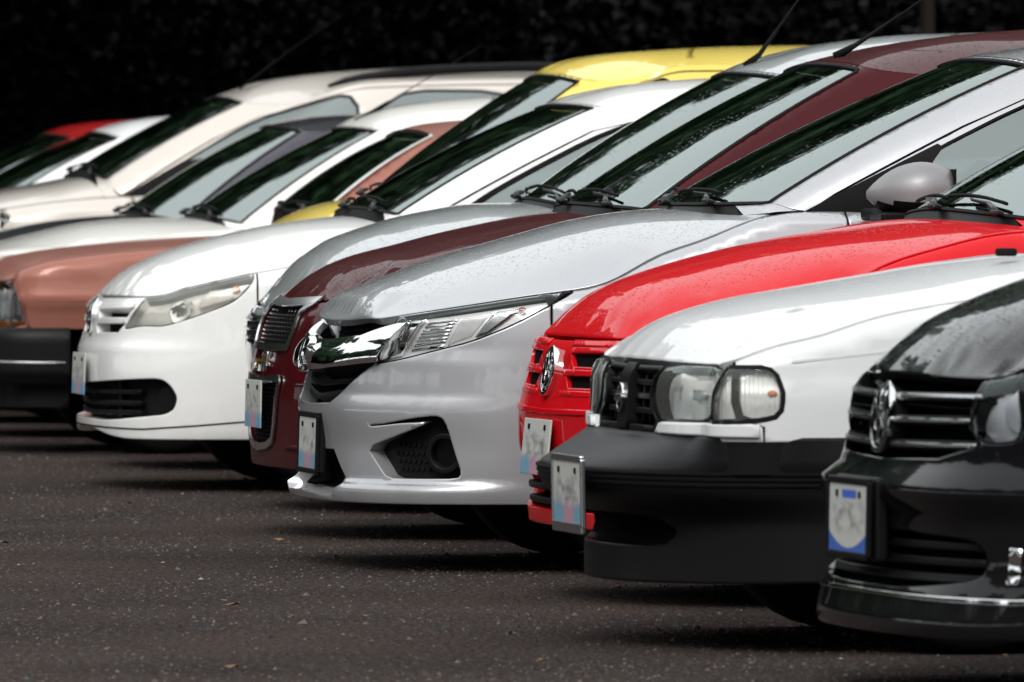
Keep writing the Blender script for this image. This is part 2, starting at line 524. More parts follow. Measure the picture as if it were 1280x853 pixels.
    def tv(s, v):
        """parameter of the place on the front at half width v"""
        i = max(3, np.argmax(s.B[:, 1] >= s.W * .995))
        return float(np.interp(v, s.B[:i, 1], s.t[:i]))

    def zkt(s, t):
        return np.interp(np.abs(t), s.t, s.zk)

    def wrap(s, t, z):
        t = np.asarray(t, float); z = np.asarray(z, float); a = np.abs(t)
        I = lambda q: np.interp(a, s.t, q)
        wf = I(s.wf); wr = I(s.wr); zk = I(s.zk)
        o = s.off0(wf, wr, z)
        q = np.clip((z - (zk - s.fh)) / s.fh, 0, 1.6)
        o = o - (wf * s.rf + (1 - wf) * s.rs) * q ** 2.2
        if 'crease' in s.sp:
            o = o + s.sp['crease'](a, z)
        u = I(s.B[:, 0]) + I(s.N[:, 0]) * o
        v = I(s.B[:, 1]) + I(s.N[:, 1]) * o
        return np.stack([u, -np.sign(t + 1e-12) * v, z], -1)

    def gi(s, i):
        return float(np.interp(i, s.gid, s.gs))

    def gh(s, x, w):
        x = np.asarray(x, float); w = np.asarray(w, float); a = np.abs(x)
        I = lambda q: np.stack([np.interp(a, s.gs, q[:, c]) for c in range(3)], -1)
        b = I(s.gb); r = I(s.gr); n = I(s.gn)
        p = b + (r - b) * w[..., None] + n * (s.gbul * 4 * w * (1 - w))[..., None]
        p[..., 1] *= -np.sign(x + 1e-12)
        return p
# ---------------------------------------------------------------- measured bodies
def rows_of(cowl, wsb, hdr, hdc, side, end):
    """glasshouse control rows: (base point, roof point), v positive"""
    def f(b):
        def belt(u):
            t = b.tu(u); p = b.wrap(t, b.zkt(t)); return (float(p[0]), float(-p[1]) - .004, float(p[2]) - .004)
        if wsb[2] is None: wsb_ = (wsb[0], wsb[1], float(b.H(wsb[0], wsb[1])) + .012)
        else: wsb_ = wsb
        R = [((cowl[0], 0, cowl[1]), (hdr[0], 0, hdr[1])),
             ((cowl[0] + .22 * (wsb[0] - cowl[0]), .55 * wsb[1], cowl[1] + .3 * (wsb_[2] - cowl[1])),
              (hdr[0] + .25 * (hdc[0] - hdr[0]), .55 * hdc[1], hdr[1] + .25 * (hdc[2] - hdr[1]))),
             ((wsb_[0], wsb_[1], wsb_[2]), (hdc[0], hdc[1], hdc[2]))]
        for (ub, ur, vr, zr) in side:
            R.append((belt(ub), (ur, vr, zr)))
        (ue, ve, ze), (ur, vr, zr), (uc, zc), (urc, zrc) = end
        R.append(((ue, ve, ze), (ur, vr, zr)))
        R.append(((uc - .05, ve * .55, zc), (urc - .03, vr * .55, zrc)))
        R.append(((uc, 0, zc), (urc, 0, zrc)))
        return R
    return f


def plan_of(W, front, L, tail=.35):
    return list(front) + [(.95, W - .004), (1.8, W), (L - 1.2, W - .004), (L - tail, W - .05), (L - .13, W - .16), (L - .03, W * .55), (L, 0)]


PS = [(.12, -.05), (.22, -.012), (.34, -.004), (.52, 0.), (.66, -.004), (.78, -.016), (1.0, -.05), (1.2, -.085)]
SPECS = {}
SPECS['honda'] = dict(
    plan=plan_of(.845, [(0, 0), (.012, .26), (.05, .46), (.14, .63), (.28, .745), (.5, .815)], 4.42), L=4.42,
    pf=[(.14, .0), (.2, .035), (.235, .045), (.27, .0), (.35, 0.), (.47, .012), (.52, -.005), (.6, -.012), (.66, -.03), (.72, -.03), (.8, -.06)], ps=PS, fillet=(.012, .05, .04),
    zc=[(0, .68), (.06, .722), (.1, .782), (.14, .806), (.28, .862), (.4, .904), (.52, .939), (.64, .972), (.8, 1.013), (.95, 1.036), (1.1, 1.045), (1.6, 1.06), (3.3, 1.06), (4.1, 1.06), (4.45, 1.02)],
    ze=[(0, .66), (.12, .705), (.28, .742), (.46, .79), (.58, .822), (.7, .864), (.82, .896), (1.0, .945), (1.12, 1.0), (1.22, 1.035), (1.35, 1.04), (1.6, 1.03), (2.4, 1.0), (3.4, 1.01), (4.45, .98)],
    rows=rows_of((1.08, 1.055), (1.22, .68, 1.06), (1.98, 1.492), (2.03, .55, 1.464),
                 [(1.30, 2.12, .60, 1.435), (2.45, 2.6, .625, 1.45), (3.3, 3.2, .615, 1.43)],
                 ((3.85, .66, 1.03), (3.5, .54, 1.38), (4.02, 1.05), (3.6, 1.4))),
    spine=[(1.98, 1.492), (2.25, 1.525), (2.7, 1.53), (3.2, 1.5), (3.6, 1.4)], wheel=(.865, .30, .335), wheel2=(3.42, .30, .335), sill=.2,
    split=[(.467, .713), (.565, .665), (.60, .61), (.62, .5)], doors=(1.42, 2.42, 3.25))
SPECS['gol'] = dict(
    plan=plan_of(.825, [(0, 0), (.008, .22), (.04, .45), (.11, .6), (.23, .72), (.45, .795)], 3.9), L=3.9,
    pf=[(.14, -.02), (.19, -.004), (.25, 0.), (.42, .0), (.5, -.004), (.56, -.025), (.64, -.03), (.7, -.045), (.8, -.08)], ps=PS, fillet=(.03, .05, .055),
    zc=[(0, .66), (.06, .698), (.075, .722), (.11, .762), (.16, .795), (.24, .829), (.31, .859), (.46, .904), (.56, .928), (.68, .953), (.79, .97), (.97, .988), (1.1, .99), (1.6, 1.0), (3.9, 1.0)],
    ze=[(0, .66), (.14, .71), (.34, .758), (.53, .795), (.69, .829), (.9, .9), (1.05, .955), (1.2, .975), (1.6, .965), (2.5, .95), (3.9, .96)],
    rows=rows_of((1.0, 1.02), (1.05, .66, .995), (1.76, 1.405), (1.81, .54, 1.388),
                 [(1.13, 1.93, .59, 1.375), (2.3, 2.4, .62, 1.41), (3.1, 3.0, .61, 1.40)],
                 ((3.72, .66, .98), (3.45, .55, 1.33), (3.82, 1.0), (3.55, 1.36))),
    spine=[(1.76, 1.405), (1.9, 1.445), (2.1, 1.48), (2.5, 1.5), (3.0, 1.48), (3.55, 1.36)], wheel=(.80, .29, .32), wheel2=(3.26, .29, .32), sill=.19,
    split=[(.455, .684), (.50, .655), (.545, .58), (.56, .45)], doors=(1.32, 2.3, 3.1))
SPECS['tsuru'] = dict(
    plan=plan_of(.79, [(0, 0), (.008, .3), (.032, .51), (.09, .65), (.2, .738), (.45, .779)], 4.25), L=4.25,
    pf=[(.14, -.10), (.4, -.12), (.56, -.135), (.64, -.14), (.7, -.15), (.8, -.17)], ps=[(.12, -.05), (.25, -.02), (.5, -.006), (.62, -.004), (.655, -.012), (.75, -.022), (.9, -.04), (1.1, -.07)], fillet=(.02, .045, .05),
    zc=[(0, .62), (.10, .665), (.15, .705), (.18, .742), (.22, .775), (.28, .802), (.36, .822), (.46, .845), (.60, .868), (.78, .898), (1.0, .934), (1.15, .949), (1.3, .945), (1.6, .95), (4.3, .95)],
    ze=[(0, .64), (.13, .666), (.22, .69), (.28, .72), (.39, .757), (.59, .805), (.8, .84), (1.0, .865), (1.2, .88), (1.6, .89), (3.0, .9), (4.3, .89)],
    rows=rows_of((1.22, .965), (1.36, .64, None), (1.95, 1.34), (2.0, .53, 1.32),
                 [(1.45, 2.12, .57, 1.305), (2.4, 2.5, .59, 1.33), (3.2, 3.0, .58, 1.31)],
                 ((3.6, .6, .94), (3.25, .5, 1.28), (3.72, .95), (3.3, 1.3))),
    spine=[(1.95, 1.34), (2.2, 1.37), (2.6, 1.385), (3.0, 1.36), (3.3, 1.3)], wheel=(.83, .285, .32), wheel2=(3.26, .285, .32), sill=.2,
    split_t=[(.835, .69), (.835, .57), (.909, .545), (.909, .512)], doors=(1.42, 2.4, 3.2))
SPECS['red'] = dict(
    plan=plan_of(.825, [(0, 0), (.008, .24), (.04, .46), (.11, .6), (.22, .715), (.45, .795)], 4.2), L=4.2,
    pf=[(.14, -.06), (.2, -.035), (.25, -.03), (.36, -.02), (.42, -.006), (.5, -.006), (.56, -.02), (.64, -.036), (.71, -.04), (.8, -.07)], ps=PS, fillet=(.03, .05, .055),
    zc=[(0, .66), (.055, .71), (.065, .73), (.09, .764), (.125, .797), (.18, .832), (.255, .861), (.34, .889), (.46, .923), (.58, .951), (.745, .981), (.84, .995), (1.05, 1.022), (1.2, 1.024), (1.6, 1.02), (4.2, 1.02)],
    ze=[(0, .66), (.14, .71), (.34, .77), (.53, .83), (.69, .885), (.9, .945), (1.1, .99), (1.5, 1.0), (2.5, .98), (4.2, .97)],
    rows=rows_of((1.1, 1.05), (1.24, .68, None), (1.85, 1.42), (1.93, .55, 1.39),
                 [(1.33, 2.08, .60, 1.375), (2.35, 2.45, .62, 1.41), (3.15, 3.05, .61, 1.39)],
                 ((3.75, .64, 1.0), (3.3, .54, 1.34), (3.85, 1.02), (3.4, 1.36))),
    spine=[(1.85, 1.42), (2.1, 1.45), (2.5, 1.47), (3.0, 1.44), (3.4, 1.36)], wheel=(.80, .29, .325), wheel2=(3.26, .29, .325), sill=.2,
    split=[(.46, .70), (.51, .65), (.55, .57), (.565, .45)], doors=(1.15, 2.32, 3.1))
SPECS['black'] = dict(
    plan=plan_of(.84, [(0, 0), (.01, .26), (.05, .48), (.13, .63), (.26, .735), (.48, .805)], 4.38), L=4.38,
    pf=[(.12, -.02), (.165, .0), (.2, -.008), (.24, -.02), (.3, -.04), (.4, -.04), (.452, -.008), (.475, -.014), (.495, -.05), (.53, -.065), (.62, -.076), (.71, -.09), (.8, -.12)], ps=PS, fillet=(.025, .05, .055),
    zc=[(0, .64), (.085, .70), (.10, .728), (.15, .78), (.2, .812), (.27, .846), (.34, .873), (.42, .903), (.55, .945), (.75, .985), (.95, 1.015), (1.1, 1.02), (1.6, 1.02), (4.4, 1.02)],
    ze=[(0, .66), (.14, .70), (.3, .735), (.45, .785), (.6, .835), (.8, .89), (1.0, .93), (1.4, .96), (2.5, .98), (4.4, .98)], ridges=((.012, .5, .62, .035),),
    rows=rows_of((1.1, 1.05), (1.28, .68, None), (1.95, 1.45), (2.05, .55, 1.42),
                 [(1.37, 2.17, .60, 1.40), (2.4, 2.5, .62, 1.43), (3.3, 3.1, .61, 1.41)],
                 ((3.85, .64, 1.02), (3.45, .54, 1.35), (3.98, 1.04), (3.5, 1.38))),
    spine=[(1.95, 1.45), (2.2, 1.48), (2.6, 1.49), (3.1, 1.46), (3.5, 1.38)], wheel=(.83, .30, .33), wheel2=(3.38, .30, .33), sill=.19,
    split=[(.52, .69), (.55, .6), (.565, .5)], doors=(1.38, 2.38, 3.2))
SPECS['maroon'] = dict(
    plan=plan_of(.845, [(0, 0), (.01, .25), (.045, .46), (.12, .62), (.25, .735), (.5, .81)], 4.2), L=4.2,
    pf=[(.12, -.04), (.18, -.012), (.25, 0.), (.42, .004), (.5, .0), (.56, -.012), (.64, -.03), (.73, -.06), (.8, -.08)], ps=PS, fillet=(.03, .05, .06),
    zc=[(0, .69), (.075, .742), (.09, .768), (.11, .79), (.14, .815), (.18, .836), (.25, .863), (.34, .891), (.47, .922), (.6, .956), (.73, .985), (.86, 1.01), (.95, 1.022), (1.1, 1.03), (1.6, 1.05), (4.2, 1.05)],
    ze=[(0, .7), (.14, .74), (.3, .8), (.45, .85), (.6, .885), (.8, .925), (1.0, .965), (1.12, .995), (1.4, 1.0), (2.5, 1.02), (4.2, 1.04)],
    rows=rows_of((1.0, 1.05), (1.11, .68, 1.03), (1.80, 1.505), (1.84, .55, 1.478),
                 [(1.24, 2.03, .60, 1.455), (2.3, 2.4, .63, 1.52), (3.2, 3.1, .62, 1.53)],
                 ((3.95, .68, 1.06), (3.75, .56, 1.45), (4.08, 1.08), (3.85, 1.5))),
    spine=[(1.80, 1.505), (1.93, 1.525), (2.1, 1.565), (2.4, 1.60), (2.9, 1.625), (3.85, 1.5)], wheel=(.84, .31, .345), wheel2=(3.4, .31, .345), sill=.22,
    split=[(.5, .78), (.55, .68), (.57, .5)], doors=(1.36, 2.32, 3.2))
SPECS['grey'] = dict(
    plan=plan_of(.84, [(0, 0), (.012, .25), (.05, .45), (.13, .6), (.26, .72), (.5, .80)], 4.3), L=4.3,
    pf=[(.12, -.13), (.2, -.10), (.28, -.095), (.45, -.085), (.54, -.075), (.62, -.08), (.7, -.09), (.8, -.13)], ps=PS, fillet=(.03, .05, .06),
    zc=[(0, .64), (.10, .70), (.137, .738), (.173, .776), (.22, .826), (.265, .863), (.317, .893), (.367, .924), (.44, .951), (.52, .976), (.58, .994), (.72, 1.023), (.83, 1.04), (1.0, 1.045), (1.6, 1.05), (4.3, 1.05)],
    ze=[(0, .66), (.14, .71), (.3, .79), (.45, .85), (.6, .89), (.8, .93), (1.0, .955), (1.4, .985), (2.5, 1.0), (4.3, 1.02)],
    rows=rows_of((1.02, 1.06), (1.17, .67, None), (1.74, 1.5), (1.83, .55, 1.475),
                 [(1.26, 1.96, .60, 1.455), (2.3, 2.4, .63, 1.51), (3.2, 3.1, .62, 1.5)],
                 ((3.95, .68, 1.05), (3.7, .56, 1.43), (4.1, 1.07), (3.8, 1.47))),
    spine=[(1.74, 1.5), (1.9, 1.548), (2.1, 1.595), (2.4, 1.626), (2.9, 1.635), (3.8, 1.47)], wheel=(.84, .30, .335), wheel2=(3.4, .30, .335), sill=.2,
    split=[(.5, .78), (.55, .68), (.57, .5)], doors=(1.36, 2.32, 3.2))
SPECS['yellow'] = dict(
    plan=plan_of(.80, [(0, 0), (.01, .25), (.05, .45), (.13, .58), (.26, .69), (.5, .765)], 3.6), L=3.6,
    pf=[(.12, -.04), (.2, -.005), (.28, 0.), (.45, .0), (.54, -.01), (.62, -.03), (.7, -.05), (.85, -.1)], ps=PS, fillet=(.03, .05, .06),
    zc=[(0, .60), (.06, .64), (.12, .70), (.3, .80), (.5, .87), (.7, .95), (.76, .985), (.85, 1.02), (.95, 1.04), (1.03, 1.045), (1.6, 1.04), (3.6, 1.04)],
    ze=[(0, .60), (.14, .66), (.3, .74), (.5, .81), (.7, .87), (.9, .93), (1.2, .97), (2.5, 1.0), (3.6, 1.02)],
    rows=rows_of((1.05, 1.06), (1.18, .63, None), (1.74, 1.54), (1.8, .54, 1.51),
                 [(1.26, 1.9, .58, 1.5), (2.1, 2.2, .60, 1.565), (2.85, 2.8, .59, 1.57)],
                 ((3.4, .64, 1.04), (3.2, .55, 1.48), (3.5, 1.06), (3.3, 1.52))),
    spine=[(1.74, 1.54), (1.82, 1.578), (1.95, 1.608), (2.13, 1.625), (2.5, 1.645), (2.82, 1.65), (3.3, 1.52)], wheel=(.72, .28, .31), wheel2=(3.06, .28, .31), sill=.2,
    split=[(.42, .72), (.45, .62), (.47, .5)], doors=(1.2, 2.1, 2.85))
SPECS['copper'] = dict(SPECS['tsuru'], split_t=[(.72, .715), (.76, .70), (.806, .668), (.838, .60), (.853, .55)], L=4.35, ps=[(.12, -.05), (.25, -.05), (.45, -.04), (.58, -.018), (.632, 0.), (.655, -.01), (.75, -.022), (.9, -.04), (1.1, -.07)], plan=plan_of(.79, [(0, 0), (.008, .3), (.032, .51), (.09, .65), (.2, .738), (.45, .779)], 4.35),
    zc=[(0, .64), (.10, .68), (.15, .716), (.2, .745), (.24, .766), (.28, .789), (.364, .812), (.61, .846), (.99, .877), (1.15, .884), (1.4, .9), (1.7, .9), (4.3, .9)],
    ze=[(0, .66), (.10, .70), (.17, .73), (.21, .757), (.384, .795), (.63, .825), (.9, .845), (1.1, .855), (1.4, .87), (3.0, .88), (4.3, .88)],
    rows=rows_of((1.45, .99), (1.50, .64, .99), (1.95, 1.325), (1.97, .54, 1.297),
                 [(1.57, 2.10, .58, 1.285), (2.5, 2.6, .60, 1.32), (3.3, 3.1, .59, 1.30)],
                 ((3.7, .6, .94), (3.35, .5, 1.28), (3.82, .95), (3.4, 1.3))),
    spine=[(1.96, 1.325), (2.06, 1.352), (2.22, 1.368), (2.6, 1.385), (3.1, 1.37), (3.4, 1.3)])
SPECS['white'] = dict(SPECS['gol'],
    zc=[(0, .72), (.06, .755), (.12, .80), (.23, .838), (.36, .873), (.63, .930), (.79, .943), (1.0, .949), (1.2, .95), (1.6, .95), (3.9, .95)],
    ze=[(0, .68), (.13, .775), (.4, .81), (.65, .846), (1.14, .895), (1.5, .91), (2.5, .93), (3.9, .94)],
    rows=rows_of((1.08, .965), (1.2, .66, None), (1.76, 1.352), (1.83, .55, 1.335),
                 [(1.29, 1.97, .60, 1.325), (2.3, 2.4, .63, 1.37), (3.1, 3.0, .62, 1.36)],
                 ((3.72, .66, .96), (3.45, .55, 1.33), (3.82, .98), (3.55, 1.36))),
    spine=[(1.76, 1.352), (1.83, 1.387), (2.01, 1.442), (2.28, 1.472), (2.47, 1.485), (3.0, 1.48), (3.55, 1.36)])
SPECS['dark'] = dict(SPECS['black'], ridges=(),
    zc=[(0, .68), (.06, .72), (.2, .80), (.5, .876), (.71, .92), (.92, .945), (1.06, .953), (1.3, .95), (4.4, .95)],
    ze=[(0, .66), (.14, .71), (.5, .815), (.7, .85), (1.0, .885), (1.4, .9), (2.5, .93), (4.4, .94)],
    rows=rows_of((1.08, .965), (1.26, .67, None), (1.77, 1.372), (1.84, .55, 1.345),
                 [(1.35, 1.98, .60, 1.33), (2.3, 2.4, .62, 1.36), (3.2, 3.0, .61, 1.33)],
                 ((3.85, .64, .97), (3.45, .54, 1.28), (3.98, .98), (3.5, 1.3))),
    spine=[(1.77, 1.372), (1.98, 1.406), (2.14, 1.416), (2.6, 1.42), (3.1, 1.38), (3.5, 1.3)])
SPECS['suv'] = dict(
    plan=plan_of(.89, [(0, 0), (.01, .28), (.05, .5), (.14, .66), (.28, .78), (.5, .85)], 4.6), L=4.6,
    hp=4., pf=[(.14, -.04), (.22, -.005), (.3, 0.), (.5, .0), (.6, -.01), (.7, -.02), (.85, -.05), (.95, -.1)], ps=[(.14, -.05), (.26, -.012), (.4, 0), (.6, .004), (.8, 0), (.9, -.006), (1.05, -.03), (1.2, -.07)], fillet=(.04, .06, .07),
    zc=[(0, .8), (.06, .86), (.15, .93), (.4, 1.0), (.72, 1.06), (.92, 1.092), (1.12, 1.13), (1.25, 1.14), (1.6, 1.14), (4.6, 1.14)],
    ze=[(0, .78), (.14, .84), (.4, .92), (.66, .965), (.9, 1.0), (1.2, 1.02), (2.5, 1.06), (4.6, 1.1)],
    rows=rows_of((1.1, 1.155), (1.14, .70, 1.112), (1.80, 1.525), (1.84, .58, 1.488),
                 [(1.20, 1.96, .63, 1.475), (2.35, 2.45, .66, 1.58), (3.3, 3.3, .66, 1.6)],
                 ((4.4, .72, 1.12), (4.2, .62, 1.52), (4.5, 1.14), (4.3, 1.56))),
    spine=[(1.80, 1.525), (1.98, 1.567), (2.08, 1.60), (2.28, 1.63), (2.6, 1.655), (3.0, 1.667), (3.6, 1.66), (4.3, 1.56)], wheel=(.88, .35, .38), wheel2=(3.5, .35, .38), sill=.27,
    split=[(.5, .86), (.54, .76), (.56, .6)], doors=(1.25, 2.35, 3.3))
SPECS['white2'] = dict(SPECS['gol'],
    rows=rows_of((1.06, 1.01), (1.22, .66, None), (1.78, 1.36), (1.84, .55, 1.325),
                 [(1.31, 1.98, .60, 1.31), (2.3, 2.4, .63, 1.38), (3.1, 3.0, .62, 1.36)],
                 ((3.72, .66, .96), (3.45, .55, 1.33), (3.82, .98), (3.55, 1.36))),
    spine=[(1.78, 1.36), (1.83, 1.375), (2.03, 1.422), (2.2, 1.44), (2.6, 1.45), (3.0, 1.44), (3.55, 1.36)])
SPECS['red2'] = dict(SPECS['gol'],
    rows=rows_of((1.06, 1.01), (1.22, .66, None), (1.76, 1.362), (1.84, .55, 1.335),
                 [(1.31, 1.98, .60, 1.31), (2.3, 2.4, .63, 1.38), (3.1, 3.0, .62, 1.36)],
                 ((3.72, .66, .96), (3.45, .55, 1.33), (3.82, .98), (3.55, 1.36))),
    spine=[(1.76, 1.362), (1.83, 1.375), (1.96, 1.408), (2.2, 1.43), (2.6, 1.44), (3.0, 1.43), (3.55, 1.36)])

for _k, _z in dict(
    honda=[(0, .716), (.42, .7215), (.6, .737), (.68, .747), (.83, .766), (1.03, .794), (1.22, .818)],
    gol=[(0, .695), (.3, .699), (.65, .704), (.776, .733), (.94, .762), (1.1, .797)],
    tsuru=[(0, .69), (.81, .692), (.87, .714), (.95, .748)],
    red=[(0, .703), (.5, .706), (.62, .712), (.75, .742), (.92, .779), (1.09, .808)],
    black=[(0, .702), (.3, .70), (.545, .703), (.61, .709), (.69, .727), (.9, .77), (1.1, .82)],
    maroon=[(0, .742), (.43, .745), (.6, .765), (.8, .81), (1.0, .842)],
    grey=[(0, .69), (.4, .70), (.62, .745), (.8, .80), (.98, .84)],
    copper=[(0, .70), (.5, .705), (.6, .712), (.66, .722)]).items():
    SPECS[_k]['zk'] = _z
# place of the nose on the ground and heading (degrees)
PLACES = dict(black=(4.69, 20.6, 3), tsuru=(4.52, 22.95, 1.5), red=(4.905, 25.3, 2.5), honda=(4.685, 27.65, 0), maroon=(4.915, 30.0, 0), grey=(5.2, 32.35, 0),
              gol=(5.03, 34.7, 0), yellow=(5.45, 37.05, 0), copper=(5.12, 39.4, 0), white=(5.45, 41.75, 0), dark=(5.5, 44.1, 0), suv=(5.6, 46.45, 0), white2=(5.35, 48.8, 0), red2=(5.45, 51.15, 0))
FEATURES = {
 'honda': dict(
    grille=[(0, 0.712), (0.3168, 0.7177), (0.5334, 0.7342), (0.627, 0.7444), (0.5313, 0.5968), (0.392, 0.539), (0.2578, 0.4831), (0, 0.475)],
    grille_bar=[(0, 0.66), (0.2274, 0.6747), (0.3972, 0.6796), (0.6249, 0.7284), (0.5262, 0.6013), (0.3356, 0.5864), (-0.0169, 0.5701), (0, 0.565)],
    headlight=[(0.6301, 0.7421), (0.7957, 0.7615), (1.0037, 0.7893), (1.1017, 0.8029), (1.1984, 0.8121), (1.1449, 0.783), (1.0103, 0.7126), (0.8878, 0.6644), (0.7608, 0.6361), (0.6471, 0.6121), (0.5276, 0.5944), (0.5619, 0.6429)],
    lens_inner=[(0.6416, 0.7309), (0.7212, 0.7384), (0.6293, 0.6324), (0.5518, 0.6177)],
    lens_ribs=[(0.7362, 0.734), (0.8384, 0.7483), (0.784, 0.65), (0.6603, 0.6396)],
    lens_mid=[(0.8516, 0.7484), (0.9499, 0.7624), (0.8779, 0.6803), (0.7973, 0.6524)],
    turn_lens=[(0.9616, 0.7669), (1.0405, 0.7739), (0.9917, 0.733), (0.9285, 0.6896), (0.8925, 0.6803)],
    fog=[(0.5391, 0.4238), (0.6046, 0.4286), (0.7229, 0.4478), (0.7832, 0.4542), (0.8047, 0.4475), (0.8183, 0.4225), (0.8382, 0.3518), (0.8592, 0.2903), (0.8471, 0.2742), (0.7164, 0.2726), (0.6086, 0.2727), (0.5664, 0.313), (0.5156, 0.3577), (0.6631, 0.3987), (0.7679, 0.4357), (0.6667, 0.4309), (0.6039, 0.424), (0.5382, 0.4192)],
    fog_wedge=[(0.3747, 0.4096), (0.7731, 0.4415), (0.6632, 0.3999), (0.52, 0.3624), (0.4267, 0.3647), (0.3226, 0.3504)],
    fog_c=[(0.7693, 0.3465)],
    intake=[(0, 0.345), (0.2666, 0.3466), (0.3945, 0.2557), (0.3699, 0.216), (0, 0.225)],
 ),
 'gol': dict(
    headlight=[(0.4793, 0.5794), (0.5148, 0.6115), (0.5678, 0.6639), (0.5728, 0.6982), (0.6746, 0.7273), (0.8975, 0.7572), (1.0728, 0.7916), (1.0732, 0.7635), (1.0464, 0.7265), (0.9973, 0.6808), (0.8737, 0.6347), (0.7601, 0.6026), (0.7028, 0.5935), (0.6041, 0.5953)],
    lamp1=[(0.7324, 0.6425)],
    lamp2=[(0.9266, 0.7178)],
    bulb=[(0.974, 0.715)],
    grille=[(0, 0.69), (0.5606, 0.7009), (0.4793, 0.5794), (0.2298, 0.5582), (0, 0.545)],
    slot1=[(0.1101, 0.6494), (0.482, 0.6601), (0.4292, 0.6249), (0.2135, 0.6218)],
    slot2=[(-0.0114, 0.5952), (0.4152, 0.6016), (0.3324, 0.5686), (0.1116, 0.565)],
    intake=[(0, 0.38), (-0.0969, 0.3816), (0.5052, 0.4014), (0.6913, 0.4101), (0.7334, 0.4048), (0.766, 0.3822), (0.7909, 0.3423), (0.7781, 0.2992), (0.7458, 0.2817), (0.7086, 0.2755), (0.4059, 0.2522), (-0.1246, 0.2565), (0, 0.255)],
    fog_c=[(0.7125, 0.3415)],
    lowline=[(-0.1335, 0.224), (0.3456, 0.2247), (0.5977, 0.2219), (0.8143, 0.2393), (1.0201, 0.257)],
 ),
 'tsuru': dict(
    headlight=[(0.3272, 0.6857), (0.8115, 0.6867), (0.7861, 0.6508), (0.7524, 0.6178), (0.7379, 0.5566), (0.3773, 0.5502), (0.3235, 0.5798), (0.3029, 0.6159), (0.3183, 0.6567)],
    corner_lamp=[(0.8197, 0.685), (0.9127, 0.6859), (0.9318, 0.6784), (0.9432, 0.6651), (0.9556, 0.6255), (0.9537, 0.5877), (0.9366, 0.5687), (0.9004, 0.5611), (0.7662, 0.5554), (0.7599, 0.599), (0.7868, 0.6432)],
    light_strip=[(0.3783, 0.5464), (0.9004, 0.5535), (0.9005, 0.5213), (0.3518, 0.5227)],
    grille=[(0, 0.66), (-0.3, 0.668), (0.2395, 0.6841), (0.2604, 0.6575), (0.2456, 0.6147), (0.2674, 0.5785), (0.3384, 0.5455), (0.3174, 0.5238), (0, 0.505)],
    center_bar=[(-0.1595, 0.6824), (0.0291, 0.682), (0.1457, 0.5252), (-0.0254, 0.5287)],
 ),
 'red': dict(
    slot1=[(0.0898, 0.664), (0.3719, 0.6689), (0.3858, 0.6311), (0.1785, 0.6293)],
    slot2=[(0.0844, 0.6018), (0.3953, 0.608), (0.4129, 0.5745), (0.167, 0.5715)],
    face=[(-0.1074, 0.697), (0.4193, 0.7034), (0.4661, 0.6789), (0.0389, 0.6737)],
    intake=[(0, 0.345), (-0.2989, 0.3265), (0.2679, 0.3438), (0.2372, 0.2234), (-0.0068, 0.2214), (-0.3065, 0.2349), (0, 0.235)],
 ),
 'black': dict(
    grille=[(0, 0.705), (-0.0471, 0.698), (0.2252, 0.6965), (0.511, 0.6997), (0.504, 0.5983), (0.549, 0.5734), (0.5629, 0.5616), (0.3781, 0.5299), (0, 0.522)],
    headlight=[(0.504, 0.5983), (0.5307, 0.659), (0.5406, 0.6933), (0.5826, 0.7041), (0.665, 0.7238), (0.7066, 0.5709), (0.5863, 0.5637), (0.549, 0.5734)],
    slat1=[(0.0335, 0.6611), (0.5482, 0.6696), (0.548, 0.6558), (0.0438, 0.649)],
    slat2=[(0.0434, 0.6086), (0.5136, 0.6192), (0.5062, 0.6053), (0.0353, 0.5961)],
    slat3=[(0.0103, 0.5585), (0.5549, 0.5752), (0.5505, 0.5631), (0.3616, 0.552), (0.0169, 0.5446)],
    fog_chrome=[(0.6766, 0.3345), (0.7124, 0.3327), (0.7083, 0.2584), (0.66, 0.2573)],
    intake=[(0, 0.3), (0.0863, 0.3344), (0.6246, 0.3418), (0.6278, 0.2582), (0.1356, 0.2523), (0, 0.255)],
 ),
 'maroon': dict(
    grille=[(0, 0.735), (0.2562, 0.7403), (0.3412, 0.7164), (0.3481, 0.6565), (0.3209, 0.5959), (0, 0.585)],
    lower=[(0, 0.5), (0.3054, 0.5055), (0.275, 0.4345), (0.2543, 0.3587), (0.2184, 0.3024), (0.1353, 0.2825), (-0.058, 0.2694), (0, 0.27)],
 ),
 'copper': dict(
    headlight=[(0.453, 0.7016), (0.6265, 0.7029), (0.7928, 0.6719), (0.8264, 0.5974), (0.8426, 0.5127), (0.579, 0.5101)],
 ),
 'grey': dict(
    lamp=[(-0.1039, 0.6762), (0.1135, 0.7008), (0.3747, 0.5691), (-0.0138, 0.5436)],
 ),
}
# ---------------------------------------------------------------- cars
GROUP = 'cars parked side by side in a row'
BODY = {}


def sym(half):
    """full outline from its near half listed from the centre line round to the centre line"""
    return list(half) + [(-t, z) for t, z in reversed(half) if t > 1e-6]


def neg(poly): return [(-t, z) for t, z in poly]


